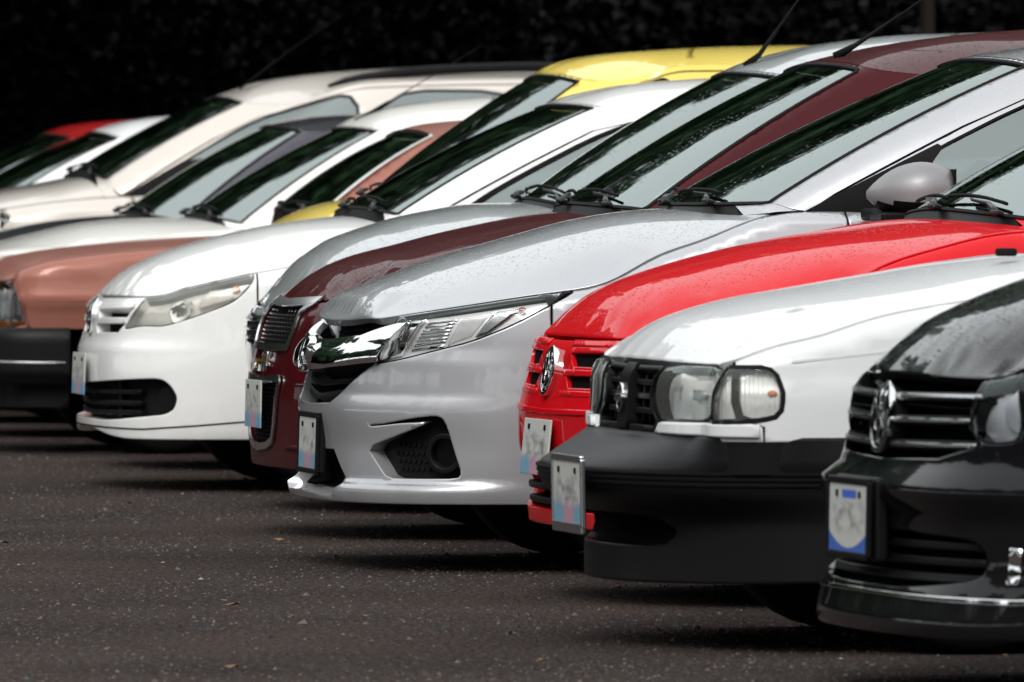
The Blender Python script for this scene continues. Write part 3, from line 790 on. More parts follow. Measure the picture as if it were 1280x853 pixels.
def plate_mat(name, blue=False):
    m, nt, b = new_mat(name)
    tc = node(nt, 'ShaderNodeTexCoord'); sx = node(nt, 'ShaderNodeSeparateXYZ'); nt.links.new(tc.outputs['Object'], sx.inputs[0])
    Y, Z = sx.outputs[1], sx.outputs[2]
    def mth(op, a, bb=None):
        n = node(nt, 'ShaderNodeMath', operation=op)
        for i, q in enumerate((a, bb)):
            if q is None: continue
            if isinstance(q, (int, float)): n.inputs[i].default_value = q
            else: nt.links.new(q, n.inputs[i])
        return n.outputs[0]
    def band(v, lo, hi, soft=.004):
        r1 = node(nt, 'ShaderNodeMapRange'); r1.inputs[1].default_value = lo - soft; r1.inputs[2].default_value = lo + soft; nt.links.new(v, r1.inputs[0])
        r2 = node(nt, 'ShaderNodeMapRange'); r2.inputs[1].default_value = hi + soft; r2.inputs[2].default_value = hi - soft; nt.links.new(v, r2.inputs[0])
        return mth('MULTIPLY', r1.outputs[0], r2.outputs[0])
    def mixc(fac, a, col):
        n = node(nt, 'ShaderNodeMix', data_type='RGBA'); nt.links.new(fac, n.inputs[0])
        if isinstance(a, tuple): n.inputs[6].default_value = a
        else: nt.links.new(a, n.inputs[6])
        n.inputs[7].default_value = col
        return n.outputs[2]
    mp = node(nt, 'ShaderNodeMapping'); mp.inputs['Scale'].default_value = (0, 20, 42); nt.links.new(tc.outputs['Object'], mp.inputs[0])
    oi = node(nt, 'ShaderNodeObjectInfo')
    no = node(nt, 'ShaderNodeTexNoise', noise_dimensions='4D'); no.inputs['Scale'].default_value = 1.0; no.inputs['Detail'].default_value = 1
    nt.links.new(mp.outputs[0], no.inputs['Vector'])
    ow = mth('MULTIPLY', oi.outputs['Random'], 40.); nt.links.new(ow, no.inputs['W'])
    bl = node(nt, 'ShaderNodeMapRange'); bl.inputs[1].default_value = .40; bl.inputs[2].default_value = .72; nt.links.new(no.outputs[0], bl.inputs[0])
    mid = mth('MULTIPLY', band(Z, -.030, .034, .012), band(Y, -.125, .125, .02))
    c = mixc(mth('MULTIPLY', mth('MULTIPLY', bl.outputs[0], mid), .85), (.50, .51, .48, 1), (.15, .15, .155, 1))
    if blue:
        c = mixc(mth('MULTIPLY', band(Z, .043, .062, .002), band(Y, -.065, .05, .003)), c, (.05, .13, .5, 1))
        arc = mth('SUBTRACT', Z, mth('MULTIPLY', mth('MULTIPLY', Y, Y), 1.6))
        c = mixc(band(arc, -.2, -.066, .002), c, (.05, .12, .42, 1))
    else:
        pk = node(nt, 'ShaderNodeTexNoise'); pk.inputs['Scale'].default_value = 22; nt.links.new(tc.outputs['Object'], pk.inputs['Vector'])
        edge = mth('ADD', -.030, mth('MULTIPLY', mth('SUBTRACT', pk.outputs[0], .5), .035))
        lw = node(nt, 'ShaderNodeMapRange'); lw.inputs[1].default_value = .012; lw.inputs[2].default_value = -.008; nt.links.new(mth('SUBTRACT', Z, edge), lw.inputs[0]); low = lw.outputs[0]
        sr = node(nt, 'ShaderNodeMapRange'); sr.inputs[1].default_value = .035; sr.inputs[2].default_value = .075; nt.links.new(mth('ABSOLUTE', mth('ADD', Y, .01)), sr.inputs[0]); side = sr.outputs[0]
        c = mixc(mth('MULTIPLY', low, .7), c, (.40, .14, .25, 1))
        c = mixc(mth('MULTIPLY', mth('MULTIPLY', low, side), .9), c, (.12, .33, .44, 1))
    nt.links.new(c, b.inputs['Base Color']); b.inputs['Roughness'].default_value = .35
    return m


M['plate'] = plate_mat('license_plate_print'); M['plate_blue'] = plate_mat('license_plate_print_blue', True)


def number_plate(root, b, z, off, tilt=0., frame=None, blue=False, hgt=.15, ydx=0.):
    u = float(b.wrap(0., z)[0]) - off
    me = boxes([((0, 0, 0), (.005, .30, hgt), (0, 0, 0))], .002)
    p = link('license_plate', me, M['plate_blue' if blue else 'plate'], root)
    p.location = (u, ydx, z); p.rotation_euler = (0, tilt, 0)
    bm_ = [((-.004, y, hgt / 2 - .022), (.006, .011, .015), (0, 0, 0)) for y in (-.095, .085)]
    link('bolt', boxes(bm_[:1], .002), M['rubber'], p); link('bolt', boxes(bm_[1:], .002), M['rubber'], p)
    if frame:
        w, h2 = .16, hgt / 2 + .007
        fr = [((.0, 0, h2), (.012, 2 * w, .016), (0, 0, 0)), ((.0, 0, -h2 - (.004 if frame == 'deep' else 0)), (.012, 2 * w, .024 if frame == 'deep' else .016), (0, 0, 0)),
              ((.0, -w, 0), (.012, .016, 2 * h2), (0, 0, 0)), ((.0, w, 0), (.012, .016, 2 * h2), (0, 0, 0))]
        link('plate_frame', boxes(fr, .003), M['satin'] if frame != 'black' else M['black_plastic'], p)
    return p


def rot2(poly, c, a=0.):
    return [(c[0] + x * math.cos(a) - y * math.sin(a), c[1] + x * math.sin(a) + y * math.cos(a)) for x, y in poly]


def circ(r, n=40, c=(0, 0), sy=1.):
    return [(c[0] + r * math.cos(2 * math.pi * i / n), c[1] + sy * r * math.sin(2 * math.pi * i / n)) for i in range(n)]


def round_badge(root, b, z, R, off, sy, dark=None):
    """ring badge with a V above a W"""
    f = b.wrap
    base = panel(f, circ(R * 1.0, 40, (0, z), sy), (), .02, off - .012, .03, .002)
    e = put('emblem', base, dark or M['black_plastic'], root)
    ring = panel(f, circ(R, 48, (0, z), sy), [circ(R * .84, 40, (0, z), sy)], .02, off, .014, .003)
    put('emblem_ring', ring, M['chrome'], e)
    s = R
    V = [(-.40, .76), (-.22, .80), (0, .25), (.22, .80), (.40, .76), (.10, .06), (-.10, .06)]
    W = [(-.80, .42), (-.62, .62), (-.36, -.30), (-.12, .0), (.12, .0), (.36, -.30), (.62, .62), (.80, .42), (.46, -.74), (.26, -.76), (0, -.26), (-.26, -.76), (-.46, -.74)]
    for P in (V, W):
        put('emblem_letter', panel(f, [(x * s, z + y * s * sy) for x, y in P], (), .02, off - .001, .012, .002), M['chrome'], e)
    return e


def make_wheel(root, x, side, r, W):
    y = side * (W - .13)
    V, F = lathe([(r * .62, -.095), (r * .74, -.10), (r * .93, -.098), (r * .985, -.075), (r, -.04), (r, .04), (r * .985, .075), (r * .93, .098), (r * .74, .10), (r * .62, .095)], 36)
    o = simple('wheel', (V, F), M['rubber'], root); o.location = (x, y, r)
    sg = side
    V, F = lathe([(r * .66, sg * .08), (r * .66, sg * .03), (r * .6, sg * .02), (r * .5, 0), (.06, sg * .05), (.0, sg * .055)], 30)
    q = simple('rim', (V, F), M['dark'], o)
    sp = []
    for k in range(5):
        a = 2 * math.pi * k / 5
        sp.append(((math.sin(a) * r * .36, sg * .062, math.cos(a) * r * .36), (.055, .022, r * .58), (0, a, 0)))
    link('spoke', boxes(sp, .006), M['rim'], o)
    V, F = lathe([(r * .67, sg * .07), (r * .68, sg * .09), (r * .62, sg * .085), (r * .6, sg * .04)], 36)
    simple('rim', (V, F), M['rim'], o)


def seat_mesh(x, y, z):
    return boxes([((x, y, z), (.5, .48, .16), (0, -.1, 0)), ((x + .34, y, z + .36), (.15, .46, .64), (0, .22, 0)), ((x + .43, y, z + .74), (.09, .26, .16), (0, .15, 0))], .05)


def wiper(root, b, y0, y1, gx=0.03):
    """arm and blade lying along the foot of the windscreen, pivot at y0, tip at y1"""
    def on(y, w, off):
        # nearest glasshouse place with this lateral position
        xs = np.linspace(-b.gi(2), b.gi(2), 81); P = b.gh(xs, np.full(81, w))
        i = int(np.argmin(np.abs(P[:, 1] - y))); return Vector(P[i]) + Vector((-.75 * off, 0, .66 * off))
    piv = on(y0, 0., .0) + Vector((-.03, 0, .004))
    d = on(y0 + (y1 - y0) * .3, .04, .011)
    arm = [piv, piv.lerp(d, .35) + Vector((-.004, 0, .006)), d, on(y0 + (y1 - y0) * .55, .05, .011), on(y0 + (y1 - y0) * .6, .055, .012)]
    o = simple('wiper', tube(arm, [.009, .010, .007, .005, .004], 6), M['wiper'], root)
    link('wiper_head', boxes([(tuple(piv.lerp(d, .12)), (.024, .045, .014), (0, .3, .25))], .008), M['wiper'], o)
    bl = [on(y0 + (y1 - y0) * k, .04 + .03 * math.sin(k * 2.6), .012) for k in np.linspace(.1, 1, 12)]
    simple('wiper_blade', tube(bl, .0055, 6), M['rubber'], o)


def build_car(key, name, label, cat, mats, far=False, plate=None, h=.035):
    sp = SPECS[key]; b = Body(sp); BODY[key] = b
    X, Y, ps = PLACES[key]
    root = bpy.data.objects.new(name, None); COL.objects.link(root)
    root.location = (X, Y, 0); root.rotation_euler = (0, 0, math.radians(ps)); root.empty_display_size = .3
    tag(root, label, cat, GROUP)
    pm = mats['paint']; f = b.wrap; g = b.gh
    ft = FEATURES.get(key, {})
    wu, wz, wa = sp['wheel']; wu2 = sp['wheel2'][0]; L = sp['L']
    hs = h if not far else h * 1.6
    U = lambda t: float(np.interp(abs(t), b.t, b.B[:, 0]))
    def zb(t):
        u = U(t); z = sp['sill']
        if mats.get('lip'): z += mats['lip'](t)
        for c in (wu, wu2):
            if abs(u - c) < wa and abs(t) > b.tu(.42): z = max(z, wz + math.sqrt(max(0, wa * wa - (u - c) ** 2)))
        return z
    def zt(t): return float(b.zkt(t))
    def low(t0, t1, n=None):
        n = n or max(2, int(abs(t1 - t0) / .025)); return [(t, zb(t)) for t in np.linspace(t0, t1, n)]
    def top(t0, t1, dz=-.004):
        n = max(2, int(abs(t1 - t0) / .05)); return [(t, zt(t) + dz) for t in np.linspace(t0, t1, n)]
    spl = list(sp['split_t']) if 'split_t' in sp else [(b.tu(u), z) for u, z in sp['split']]; spl[-1] = (spl[-1][0], zb(spl[-1][0]))
    d0, d1, d2 = [b.tu(u) for u in sp['doors']]
    gp = .0034
    # lamps and openings cut into the front
    heads = ft.get('headlight')
    heads = rounded(heads, 1 if key in ('tsuru', 'copper', 'honda') else 2).tolist() if heads is not None else None
    cuts = list(mats.get('cuts', []))
    lampcut = [heads, neg(heads)] if heads else []
    if key == 'tsuru': lampcut = []
    if key == 'tsuru': lampcut += [ft['corner_lamp'], neg(ft['corner_lamp'])]
    if heads is not None and key not in ('tsuru',):
        heads = [(t, zt(t) - .003) if z > zt(t) - .028 else (t, z) for t, z in heads]
        hp_ = np.array(heads); tm = hp_[:, 0].mean(); zm = hp_[:, 1].mean()
        tp = sorted([(t, z) for t, z in heads if z > zt(t) - .028], key=lambda q: q[0])
        if len(tp) > 2:
            cap = [(t, z - .004) for t, z in tp] + [(t, zt(t) + .03) for t, z in tp[::-1]]
            lampcut += [cap, neg(cap)]
    # front bumper with the face above it
    half = low(0, spl[-1][0]) + [(t - gp, z) for t, z in spl[::-1][1:]] + top(spl[0][0] - gp, 0)
    put('front_bumper', panel(f, sym(half), cuts + lampcut, h, 0, .05, .005), pm, root)
    # fenders, doors
    fe = [(t + gp, z) for t, z in spl] + low(spl[-1][0] + gp, d0 - gp) + top(d0 - gp, spl[0][0] + gp)
    fen = panel(f, fe, [q for q in lampcut if q[0][0] > 0], hs, 0, .02, .005)
    put('fender', fen, pm, root); put('fender', mirror(fen), pm, root)
    if heads is not None:
        pass
    for a, c, nm in ((d0, d1, 'door'), (d1, d2, 'door')):
        dp = panel(f, low(a + gp, c - gp) + top(c - gp, a + gp), (), hs * 1.5, 0, .02, .005)
        for dd, sd_ in ((dp, 1), (mirror(dp), -1)):
            o = put(nm, dd, pm, root)
            hp = [(c - .22, zt(c) - .13), (c - .06, zt(c) - .13), (c - .06, zt(c) - .10), (c - .22, zt(c) - .10)]
            hd = panel(f, hp, (), .04, .018, .014, .004); put('handle', hd if sd_ > 0 else mirror(hd), mats.get('handle', pm), o)
    Te = b.T
    rear = low(d2 + gp, Te) + [(2 * Te - t, z) for t, z in low(Te, d2 + gp)[1:]]
    # the tail is one sheet from flank to flank; parameters beyond the tail's middle fold back on the other side
    def ftail(t, z):
        t = np.asarray(t, float); tt = np.where(t > Te, 2 * Te - t, t); P = b.wrap(tt, z); P[..., 1] = np.where(t > Te, -P[..., 1], P[..., 1]); return P
    rear = rear + [(2 * Te - t, z) for t, z in top(d2 + gp, Te)] + top(Te, d2 + gp)[1:]
    tl = [(Te - .78, .70), (Te - .52, .68), (Te - .52, .86), (Te - .76, .86)]
    tl2 = [(2 * Te - t, z) for t, z in tl]
    put('rear_body', panel(ftail, rear, [tl, tl2], hs * 1.8, 0, .02, .005), pm, root)
    for q in (tl, tl2): put('tail_light', panel(ftail, q, (), .06, -.002, .02, .005), M['red_lamp'], root)
    # dark joints behind the shut lines
    gl = [spl[::-1] + [(spl[0][0], zt(spl[0][0]))], [(d0, zb(d0)), (d0, zt(d0))], [(d1, zb(d1)), (d1, zt(d1))]]
    for q in gl:
        for sg in (1, -1): put('panel_gap', ribbon(f, [(sg * t, z) for t, z in q], .022, -.007, .04), M['dark'], root)
    # hood
    wsb = b.gb[np.argmin(np.abs(b.gid - 2))]; cw = b.gb[0]
    uhs = wsb[0] - mats.get('hood_side', .02); uhc = cw[0] - mats.get('hood_back', .035)
    th = b.tu(uhs)
    ts = np.linspace(0, th, 60); K = b.wrap(ts, b.zkt(ts))
    Kn = np.stack([np.interp(ts, b.t, b.N[:, 0]), np.interp(ts, b.t, b.N[:, 1])], 1)
    hg = mats.get('hood_gap', .004)
    near = [(K[i, 0] - Kn[i, 0] * (.004 if i < 22 else hg), K[i, 1] + Kn[i, 1] * (.004 if i < 22 else hg)) for i in range(60)]
    vs = abs(near[-1][1])
    back = [(uhc + (uhs - uhc) * (abs(y) / vs) ** 2.2, y) for y in np.linspace(-vs, vs, 30)[1:-1]]
    hp = near + back + [(u, -y) for u, y in near[::-1]][:-1]
    put('hood', panel(b.hood, hp, (), .035 if not far else .06, 0, .022, .006), mats.get('hood', pm), root)
    # cowl between hood and windscreen, and the painted ends that run into the pillars
    n = 60
    i3 = b.gi(3)
    ya = np.concatenate([[(uhc + (uhs - uhc) * (abs(y) / vs) ** 2.2, y) for y in np.linspace(0, -vs, 30)], [(b.wrap(t, b.zkt(t))[0], b.wrap(t, b.zkt(t))[1]) for t in np.linspace(th, b.tu(b.gb[np.argmin(np.abs(b.gid - 3))][0]), 20)[1:]]])
    sa = np.linspace(0, 1, len(ya)); sb = np.linspace(0, 1, n)
    A = np.stack([np.interp(sb, sa, ya[:, 0]), np.interp(sb, sa, ya[:, 1])], 1)
    Az = b.H(A[:, 0], A[:, 1])
    gs_ = np.interp(sb, [0, 30 / len(ya), 1], [0, b.gi(1.75), i3])
    Bp = g(gs_, np.zeros(n))
    def strip(i0, i1, drop, k=5):
        V = []; F = []
        for i in range(i0, i1):
            for j in range(k):
                s = j / (k - 1); p = np.array([A[i, 0], A[i, 1], Az[i] - drop]) * (1 - s) + (Bp[i] + [0, 0, -.002]) * s
                V.append(p)
        for i in range(i1 - i0 - 1):
            for j in range(k - 1): F.append([i * k + j, i * k + j + 1, (i + 1) * k + j + 1, (i + 1) * k + j])
        return V, F
    cut = int(n * 30 / len(ya) * .84)
    c1 = strip(0, cut + 1, .016); c2 = strip(cut, n, .002)
    for nm, c, mt in (('cowl', c1, M['black_plastic']), ('cowl_end', c2, pm)):
        V = np.array(c[0]); V2 = V * [1, -1, 1]
        F2 = [q[::-1] for q in c[1]]
        if nm == 'cowl': simple(nm, (np.vstack([V, V2]), [q for q in c[1]] + [[i + len(V) for i in q] for q in F2]), mt, root)
        else:
            simple(nm, (V, c[1]), mt, root); simple(nm, (V2, F2), mt, root)
    # glasshouse
    G = lambda i: b.gi(i)
    wsh = [(-G(2) + .012, .0), (G(2) - .012, .0), (G(2) - .012, .975), (-G(2) + .012, .975)]
    wi = lambda i0, i1, w0, w1: [(G(i0), w0), (G(i1), w0), (G(i1), w1), (G(i0), w1)]
    A3 = mats.get('win_front', 3.06)
    fw = [(G(mats.get('win_low', 3.10)), .05), (G(3.94), .03), (G(3.94), .925), (G(3.3), .925), (G(A3 + .02), .84), (G(A3), .3)]
    rw = [(G(4.06), .03), (G(4.96), .05), (G(4.9), .88), (G(4.06), .925)]
    bw = [(G(6.15), .08), (G(8), .08), (G(8), .92), (G(6.15), .92)]
    fw = rounded(fw, 2).tolist(); rw = rounded(rw, 2).tolist()
    smax = b.gs[-1]
    def gall(x, w):
        x = np.asarray(x, float); xx = np.where(x > smax, 2 * smax - x, x); P = b.gh(xx, w); P[..., 1] = np.where(x > smax, -P[..., 1], P[..., 1]); return P
    shell = [(-smax, 0), (smax, 0), (smax, 1), (-smax, 1)]
    bwf = [(-q[0], q[1]) for q in bw]
    put('pillar_frame', panel(g, shell, [wsh, fw, neg(fw), rw, neg(rw), bw, bwf], .05 if not far else .08, 0, .018, .004), pm, root)
    put('windshield', panel(g, wsh, (), .045, -.004, 0, 0), mats.get('windshield', M['windshield']), root)
    for q in (fw, rw):
        put('side_window', panel(g, q, (), .07, -.006, 0, 0), M['window'], root); put('side_window', panel(g, neg(q), (), .07, -.006, 0, 0), M['window'], root)
    put('rear_window', join(panel(g, bw, (), .08, -.006, 0, 0), panel(g, bwf, (), .08, -.006, 0, 0)), M['window'], root)
    for q in (fw, rw):
        cl = q + [q[0]]
        for sg in (1, -1):
            put('window_seal', ribbon(g, [(sg * t, w) for t, w in (cl if sg > 0 else cl[::-1])], mats.get('seal_w', .016), .002, .03), M['rubber'], root)
    put('windshield_seal', ribbon(g, wsh + [wsh[0]], .014, .0025, .03), M['rubber'], root)
    if 'door_line' in mats:
        put('door_gap', ribbon(g, [(G(i), w) for i, w in mats['door_line']], .009, .0012, .02), M['dark'], root)
    # roof
    spn = np.array(sp['spine']); u0, u1 = spn[0, 0], spn[-1, 0]
    ns, nr = 72, 12
    xs = np.linspace(0, smax, ns)
    E = g(xs, np.ones(ns)); lu = np.clip((E[:, 0] - u0) / (u1 - u0), 0, 1)
    yf = 1 - np.abs(E[:, 1]) / np.abs(E[:, 1]).max()
    su = u0 + (u1 - u0) * np.clip(lu + np.where(lu < .5, 1, -1) * .10 * (1 - yf) * (np.minimum(lu, 1 - lu) < .3), 0, 1)
    sz = pchip(su, spn[:, 0], spn[:, 1])
    def roof_pt(i, r):
        p = E[i] * (1 - r); p[0] = E[i, 0] * (1 - r) + su[i] * r; p[2] = E[i, 2] + (sz[i] - E[i, 2]) * (1 - (1 - r) ** 2)
        return p
    V = []; F = []
    for sg in (1, -1):
        k0 = len(V)
        for i in range(ns):
            for j in range(nr):
                p = roof_pt(i, j / (nr - 1)); V.append((p[0], p[1] * sg, p[2]))
        for i in range(ns - 1):
            for j in range(nr - 1):
                q = [k0 + i * nr + j, k0 + (i + 1) * nr + j, k0 + (i + 1) * nr + j + 1, k0 + i * nr + j + 1]
                F.append(q if sg > 0 else q[::-1])
    me = mesh_of('roof', V, F); bm = bmesh.new(); bm.from_mesh(me); bmesh.ops.remove_doubles(bm, verts=bm.verts, dist=.0008); bm.to_mesh(me); bm.free()
    me.polygons.foreach_set('use_smooth', [True] * len(me.polygons))
    ro = link('roof', me, mats.get('roof', pm), root)
    if mats.get('ditch'):
        r0 = mats['ditch']
        ii = [i for i in range(ns) if 2.0 <= np.interp(xs[i], b.gs, b.gid) <= 5]
        for sg in (1, -1):
            pts = []
            for i in ii:
                p = roof_pt(i, r0); pts.append((p[0], p[1] * sg, p[2] + .001))
            simple('roof_strip', tube(pts, .006, 6), M['rubber'], ro)
    # deck behind the rear window
    if L > 4.15 and key not in ('maroon', 'grey', 'suv'):
        t0 = b.tu(3.3); tt = np.linspace(t0, Te, 40); Kd = b.wrap(tt, b.zkt(tt))
        dk = [(p[0], p[1]) for p in Kd]; dk = dk + [(u, -y) for u, y in dk[::-1][1:]]
        put('trunk_lid', panel(b.hood, dk[::-1], (), .08, -.004, .02, .005), pm, root)
    # wheels, underbody, cabin
    for u in (wu, wu2):
        for s_ in (-1, 1): make_wheel(root, u, s_, wz, b.W)
    link('underbody', boxes([((L / 2, 0, .40), (L - .7, 2 * (b.W - .28), .36), (0, 0, 0))], .03), M['dark'], root)
    zc0 = cw[2]
    link('dashboard', boxes([((cw[0] + .40, 0, zc0 - .17), (.62, 2 * (b.W - .17), .22), (0, -.06, 0)), ((cw[0] + .62, -.36, zc0 - .055), (.26, .40, .09), (0, -.2, 0))], .03), M['interior'], root)
    for y in (-.36, .36): link('seat', seat_mesh(cw[0] + 1.15, y, .52), M['seat'], root)
    link('seat', boxes([((cw[0] + 2.05, 0, .52), (.5, 1.2, .16), (0, 0, 0)), ((cw[0] + 2.36, 0, .82), (.14, 1.2, .55), (0, .25, 0))], .04), M['seat'], root)
    ring = [(0, .185 * math.cos(a), .185 * math.sin(a)) for a in np.linspace(0, 2 * math.pi, 29)]
    sw = simple('steering_wheel', tube(ring, .015, 8), mats.get('swheel', M['interior']), root); sw.location = (cw[0] + .76, -.36, zc0 - .05); sw.rotation_euler = (0, .45, 0)
    link('steering_hub', boxes([((0, 0, 0), (.05, .12, .10), (0, 0, 0)), ((0, 0, 0), (.02, .36, .035), (0, 0, 0)), ((0, 0, -.09), (.02, .035, .18), (0, 0, 0))], .008), M['interior'], sw)
    if not mats.get('no_mirror_inside'):
        e = b.gh(np.array([0.]), np.array([.86]))[0]
        link('rear_view_mirror', boxes([((e[0] + .09, -.02, e[2] - .04), (.035, .22, .065), (0, .2, .1))], .012), M['interior'], root)
    for (y0, y1) in mats.get('wipers', ((-.46, .12), (.10, .62))): wiper(root, b, y0, y1)
    # headlights
    if heads is not None:
        lens_m = mats.get('lens', M['lens'])
        for sg in (1, -1):
            q = heads if sg > 0 else neg(heads)
            hl = put('headlight', panel(f, q, (), .03, .001, .004, .006), lens_m, root)
            put('reflector', panel(f, q, (), .03, mats.get('lamp_depth', -.045), 0, 0), mats.get('reflector', M['reflector']), hl)
            b.lamp = getattr(b, 'lamp', {}); b.lamp[sg] = hl
            cl = [tuple(v) for v in q] + [tuple(q[0])]
            put('lamp_seal', ribbon(f, cl if sg > 0 else cl[::-1], mats.get('seal', .008), -.002, .02), M['rubber'], hl)
    return root, b


def generic_front(root, b, mats, zc=.62):
    """lamps, grille and lower intake for a car whose front the picture barely shows"""
    f = b.wrap; t1, t2 = b.tv(.42), b.tv(.70)
    top = lambda t: float(b.zkt(t))
    hd = [(t1, top(t1) - .14), (t2, top(t2) - .13), (t2 + .20, top(t2 + .2) - .03), (t2, top(t2) - .02), (t1, top(t1) - .02)]
    for sg in (1, -1):
        q = hd if sg > 0 else neg(hd)
        hl = put('headlight', panel(f, q, (), .05, .004, .012, .006), M['lens'], root)
        put('reflector', panel(f, q, (), .05, -.003 + .004, 0, 0), M['reflector'], hl)
    z1 = top(0) - .03
    gr = sym([(0, z1), (t1 - .03, z1 - .01), (t1 - .05, z1 - .11), (0, z1 - .12)])
    o = put('grille', panel(f, gr, (), .05, .003, .01, .004), M['black_plastic'], root)
    for k in range(3):
        z = z1 - .03 - .03 * k
        put('slat', panel(f, sym([(0, z), (t1 - .06, z), (t1 - .06, z - .012), (0, z - .012)]), (), .06, .012, .012, .003), M['chrome'], o)
    put('lower_grille', panel(f, sym([(0, .36), (t1, .36), (t1 - .05, .27), (0, .27)]), (), .05, .003, .01, .004), M['black_plastic'], root)


def bar(f, sgn, poly, off, depth, mat, name, parent, h=.03, roll=.004):
    return put(name, panel(f, poly if sgn > 0 else neg(poly), (), h, off, depth, roll), mat, parent)
# ---------------------------------------------------------------- the fourteen cars, near to far
def paints():
    P = {}
    P['black'] = paint('black_paint', (.006, .006, .007), .1, .3, cior=1.38, dirt=.04, spec=.08)
    P['tsuru'] = paint('white_paint_old', (.64, .65, .66), 0, .38, coat=.7)
    P['red'] = paint('red_paint', (.55, .004, .010), .0, .4, coat=.55, spec=.1)
    P['honda'] = paint('silver_paint', (.455, .46, .48), .55, .34)
    P['mirror'] = paint('silver_mirror_paint', (.30, .30, .31), .5, .5, coat=.1)
    P['maroon'] = paint('maroon_paint', (.052, .0035, .006), .12, .35, coat=.38, spec=.1)
    P['grey'] = paint('silver_grey_paint', (.50, .52, .53), .6, .33)
    P['gol'] = paint('white_paint', (.80, .80, .79), 0, .33)
    P['yellow'] = paint('yellow_paint', (.82, .63, .13), 0, .3)
    P['copper'] = paint('copper_paint', (.31, .125, .095), .15, .36, coat=.45)
    P['white'] = paint('cream_white_paint', (.78, .77, .73), 0, .35)
    P['dark'] = paint('graphite_paint', (.045, .04, .055), .4, .32)
    P['suv'] = paint('beige_paint', (.62, .57, .52), .2, .34)
    P['white2'] = paint('plain_white_paint', (.8, .8, .8), 0, .34)
    P['red2'] = paint('dark_red_paint', (.25, .008, .010), 0, .35, coat=.5, spec=.1)
    return P
PT = paints()

# --- black saloon at the front of the row
F_ = FEATURES['black']
GR = sym([(0, .73), (.545, .73)] + F_['grille'][3:]); IN = sym([(0, .37), (.30, .37), (.58, .36), (.62, .32), (.60, .27), (.3, .25), (0, .247)])
root, b = build_car('black', 'parked_car', 'black saloon nearest the camera with chrome-edged grille slats and white and blue plate', 'car',
                    dict(paint=PT['black'], lip=lambda t: -.045 * (1 - float(smooth01(.9, 1.25, abs(t)))), cuts=[GR, rounded(IN, 2).tolist()], lens=M['lens_dark'], wipers=((-.46, .12), (.10, .62))))
f = b.wrap
g = put('grille', panel(f, GR, (), .04, -.07, 0, 0), M['dark'], root)
for k, z in enumerate((.660, .607, .554)):
    tm = (.548, .512, .545)[k]
    lo, hi = z - .009, z + .009
    s = put('slat', panel(f, sym([(0, hi), (tm, hi + .008), (tm - .006, lo + .006), (0, lo)]), (), .04, -.004, .06, .003), M['black_plastic'], g)
    put('chrome_edge', panel(f, [(.075, z - .004), (tm - .004, z + .002), (tm - .004, z + .010), (.075, z + .005)], (), .03, .0015, .008, .002), M['satin'], s)
    put('chrome_edge', panel(f, neg([(.075, z - .004), (tm - .004, z + .002), (tm - .004, z + .010), (.075, z + .005)]), (), .03, .0015, .008, .002), M['satin'], s)
round_badge(root, b, .607, .078, .012, .98)
g = put('lower_grille', panel(f, rounded(IN, 2).tolist(), (), .05, -.05, 0, 0), M['dark'], root)
for z in (.350, .315, .285):
    put('slat', panel(f, sym([(0, z), (.60 - .1 * abs(z - .35), z), (.6 - .1 * abs(z - .35), z - .016), (0, z - .016)]), (), .05, -.012, .035, .004), M['black_plastic'], g)
for sg in (1, -1):
    bar(f, sg, [(.690, .345), (.722, .342), (.716, .262), (.682, .262)], .012, .02, M['chrome'], 'fog_light_trim', root, .02)
put('chrome_strip', panel(f, sym([(0, .236), (.4, .235), (.7, .233), (1.0, .244), (1.0, .232), (.7, .220), (.4, .224), (0, .227)]), (), .03, .006, .014, .003), M['chrome'], root)
for sg in (1, -1):
    hl = b.lamp[sg]
    put('lamp_tube', panel(f, [(sg * t, z) for t, z in circ(.055, 24, (.66, .645))], (), .02, -.028, .03, .006), M['reflector'], hl)
number_plate(root, b, .389, .046, .02, 'black', True)
link('plate_holder', boxes([((float(b.wrap(0., .395)[0]) - .018, 0, .389), (.03, .34, .185), (0, 0, 0))], .01), M['black_plastic'], root)

# --- white saloon of an older boxy make with a black rubber bumper
F_ = FEATURES['tsuru']
GR = sym([(0, .684), (.292, .686), (.268, .658), (.247, .615), (.267, .578), (.33, .548), (.325, .522), (0, .522)])
root, b = build_car('tsuru', 'parked_car', 'boxy white saloon with a big black rubber bumper, second from the camera', 'car',
                    dict(paint=PT['tsuru'], cuts=[sym([(0, .70), (.845, .70), (.845, .69), (.79, .61), (.775, .553), (.36, .55), (.34, .515), (0, .515)])], lip=lambda t: .31 if abs(t) < 1.2 else 0, seal=.010, lamp_depth=-.035, lens=M['lens_old']))
f = b.wrap
hl_half = [(0, .505), (.6, .505), (1.15, .508)]
bsp = dict(SPECS['tsuru'], plan=plan_of(.81, [(-.055, 0), (-.03, .25), (.035, .45), (.12, .605), (.26, .725), (.5, .79)], 4.25), pf=[(0, 0), (1, 0)], ps=[(0, 0), (1, 0)], fillet=(.0, .0, .06))
fb = Body(bsp).wrap; tb = BODY['tsuru']
tt_ = np.linspace(0, 1.5, 60); bt_ = np.linspace(0, 1.7, 400)
face_ = tb.wrap(bt_, np.full(400, .505))[:, :2]; own_ = fb(tt_, np.full(60, .505))[:, :2]
gap_ = np.sqrt(((own_[:, None] - face_[None]) ** 2).sum(2)).min(1) - .003      # how far the bumper stands out from the body
def bo(p, q):
    p = np.abs(np.asarray(p, float)); q = np.asarray(q, float)
    fr = 1 - smooth01(.55, 1.15, p)
    s = smooth01(.305, .395, q); r = np.clip((q - .432) / .084, 0, 1)
    return -(.10 * fr + .02) * (1 - s) - np.interp(p, tt_, gap_) * r ** 1.3 - .012 * (1 - np.clip((q - .39) / .06, 0, 1)) * s
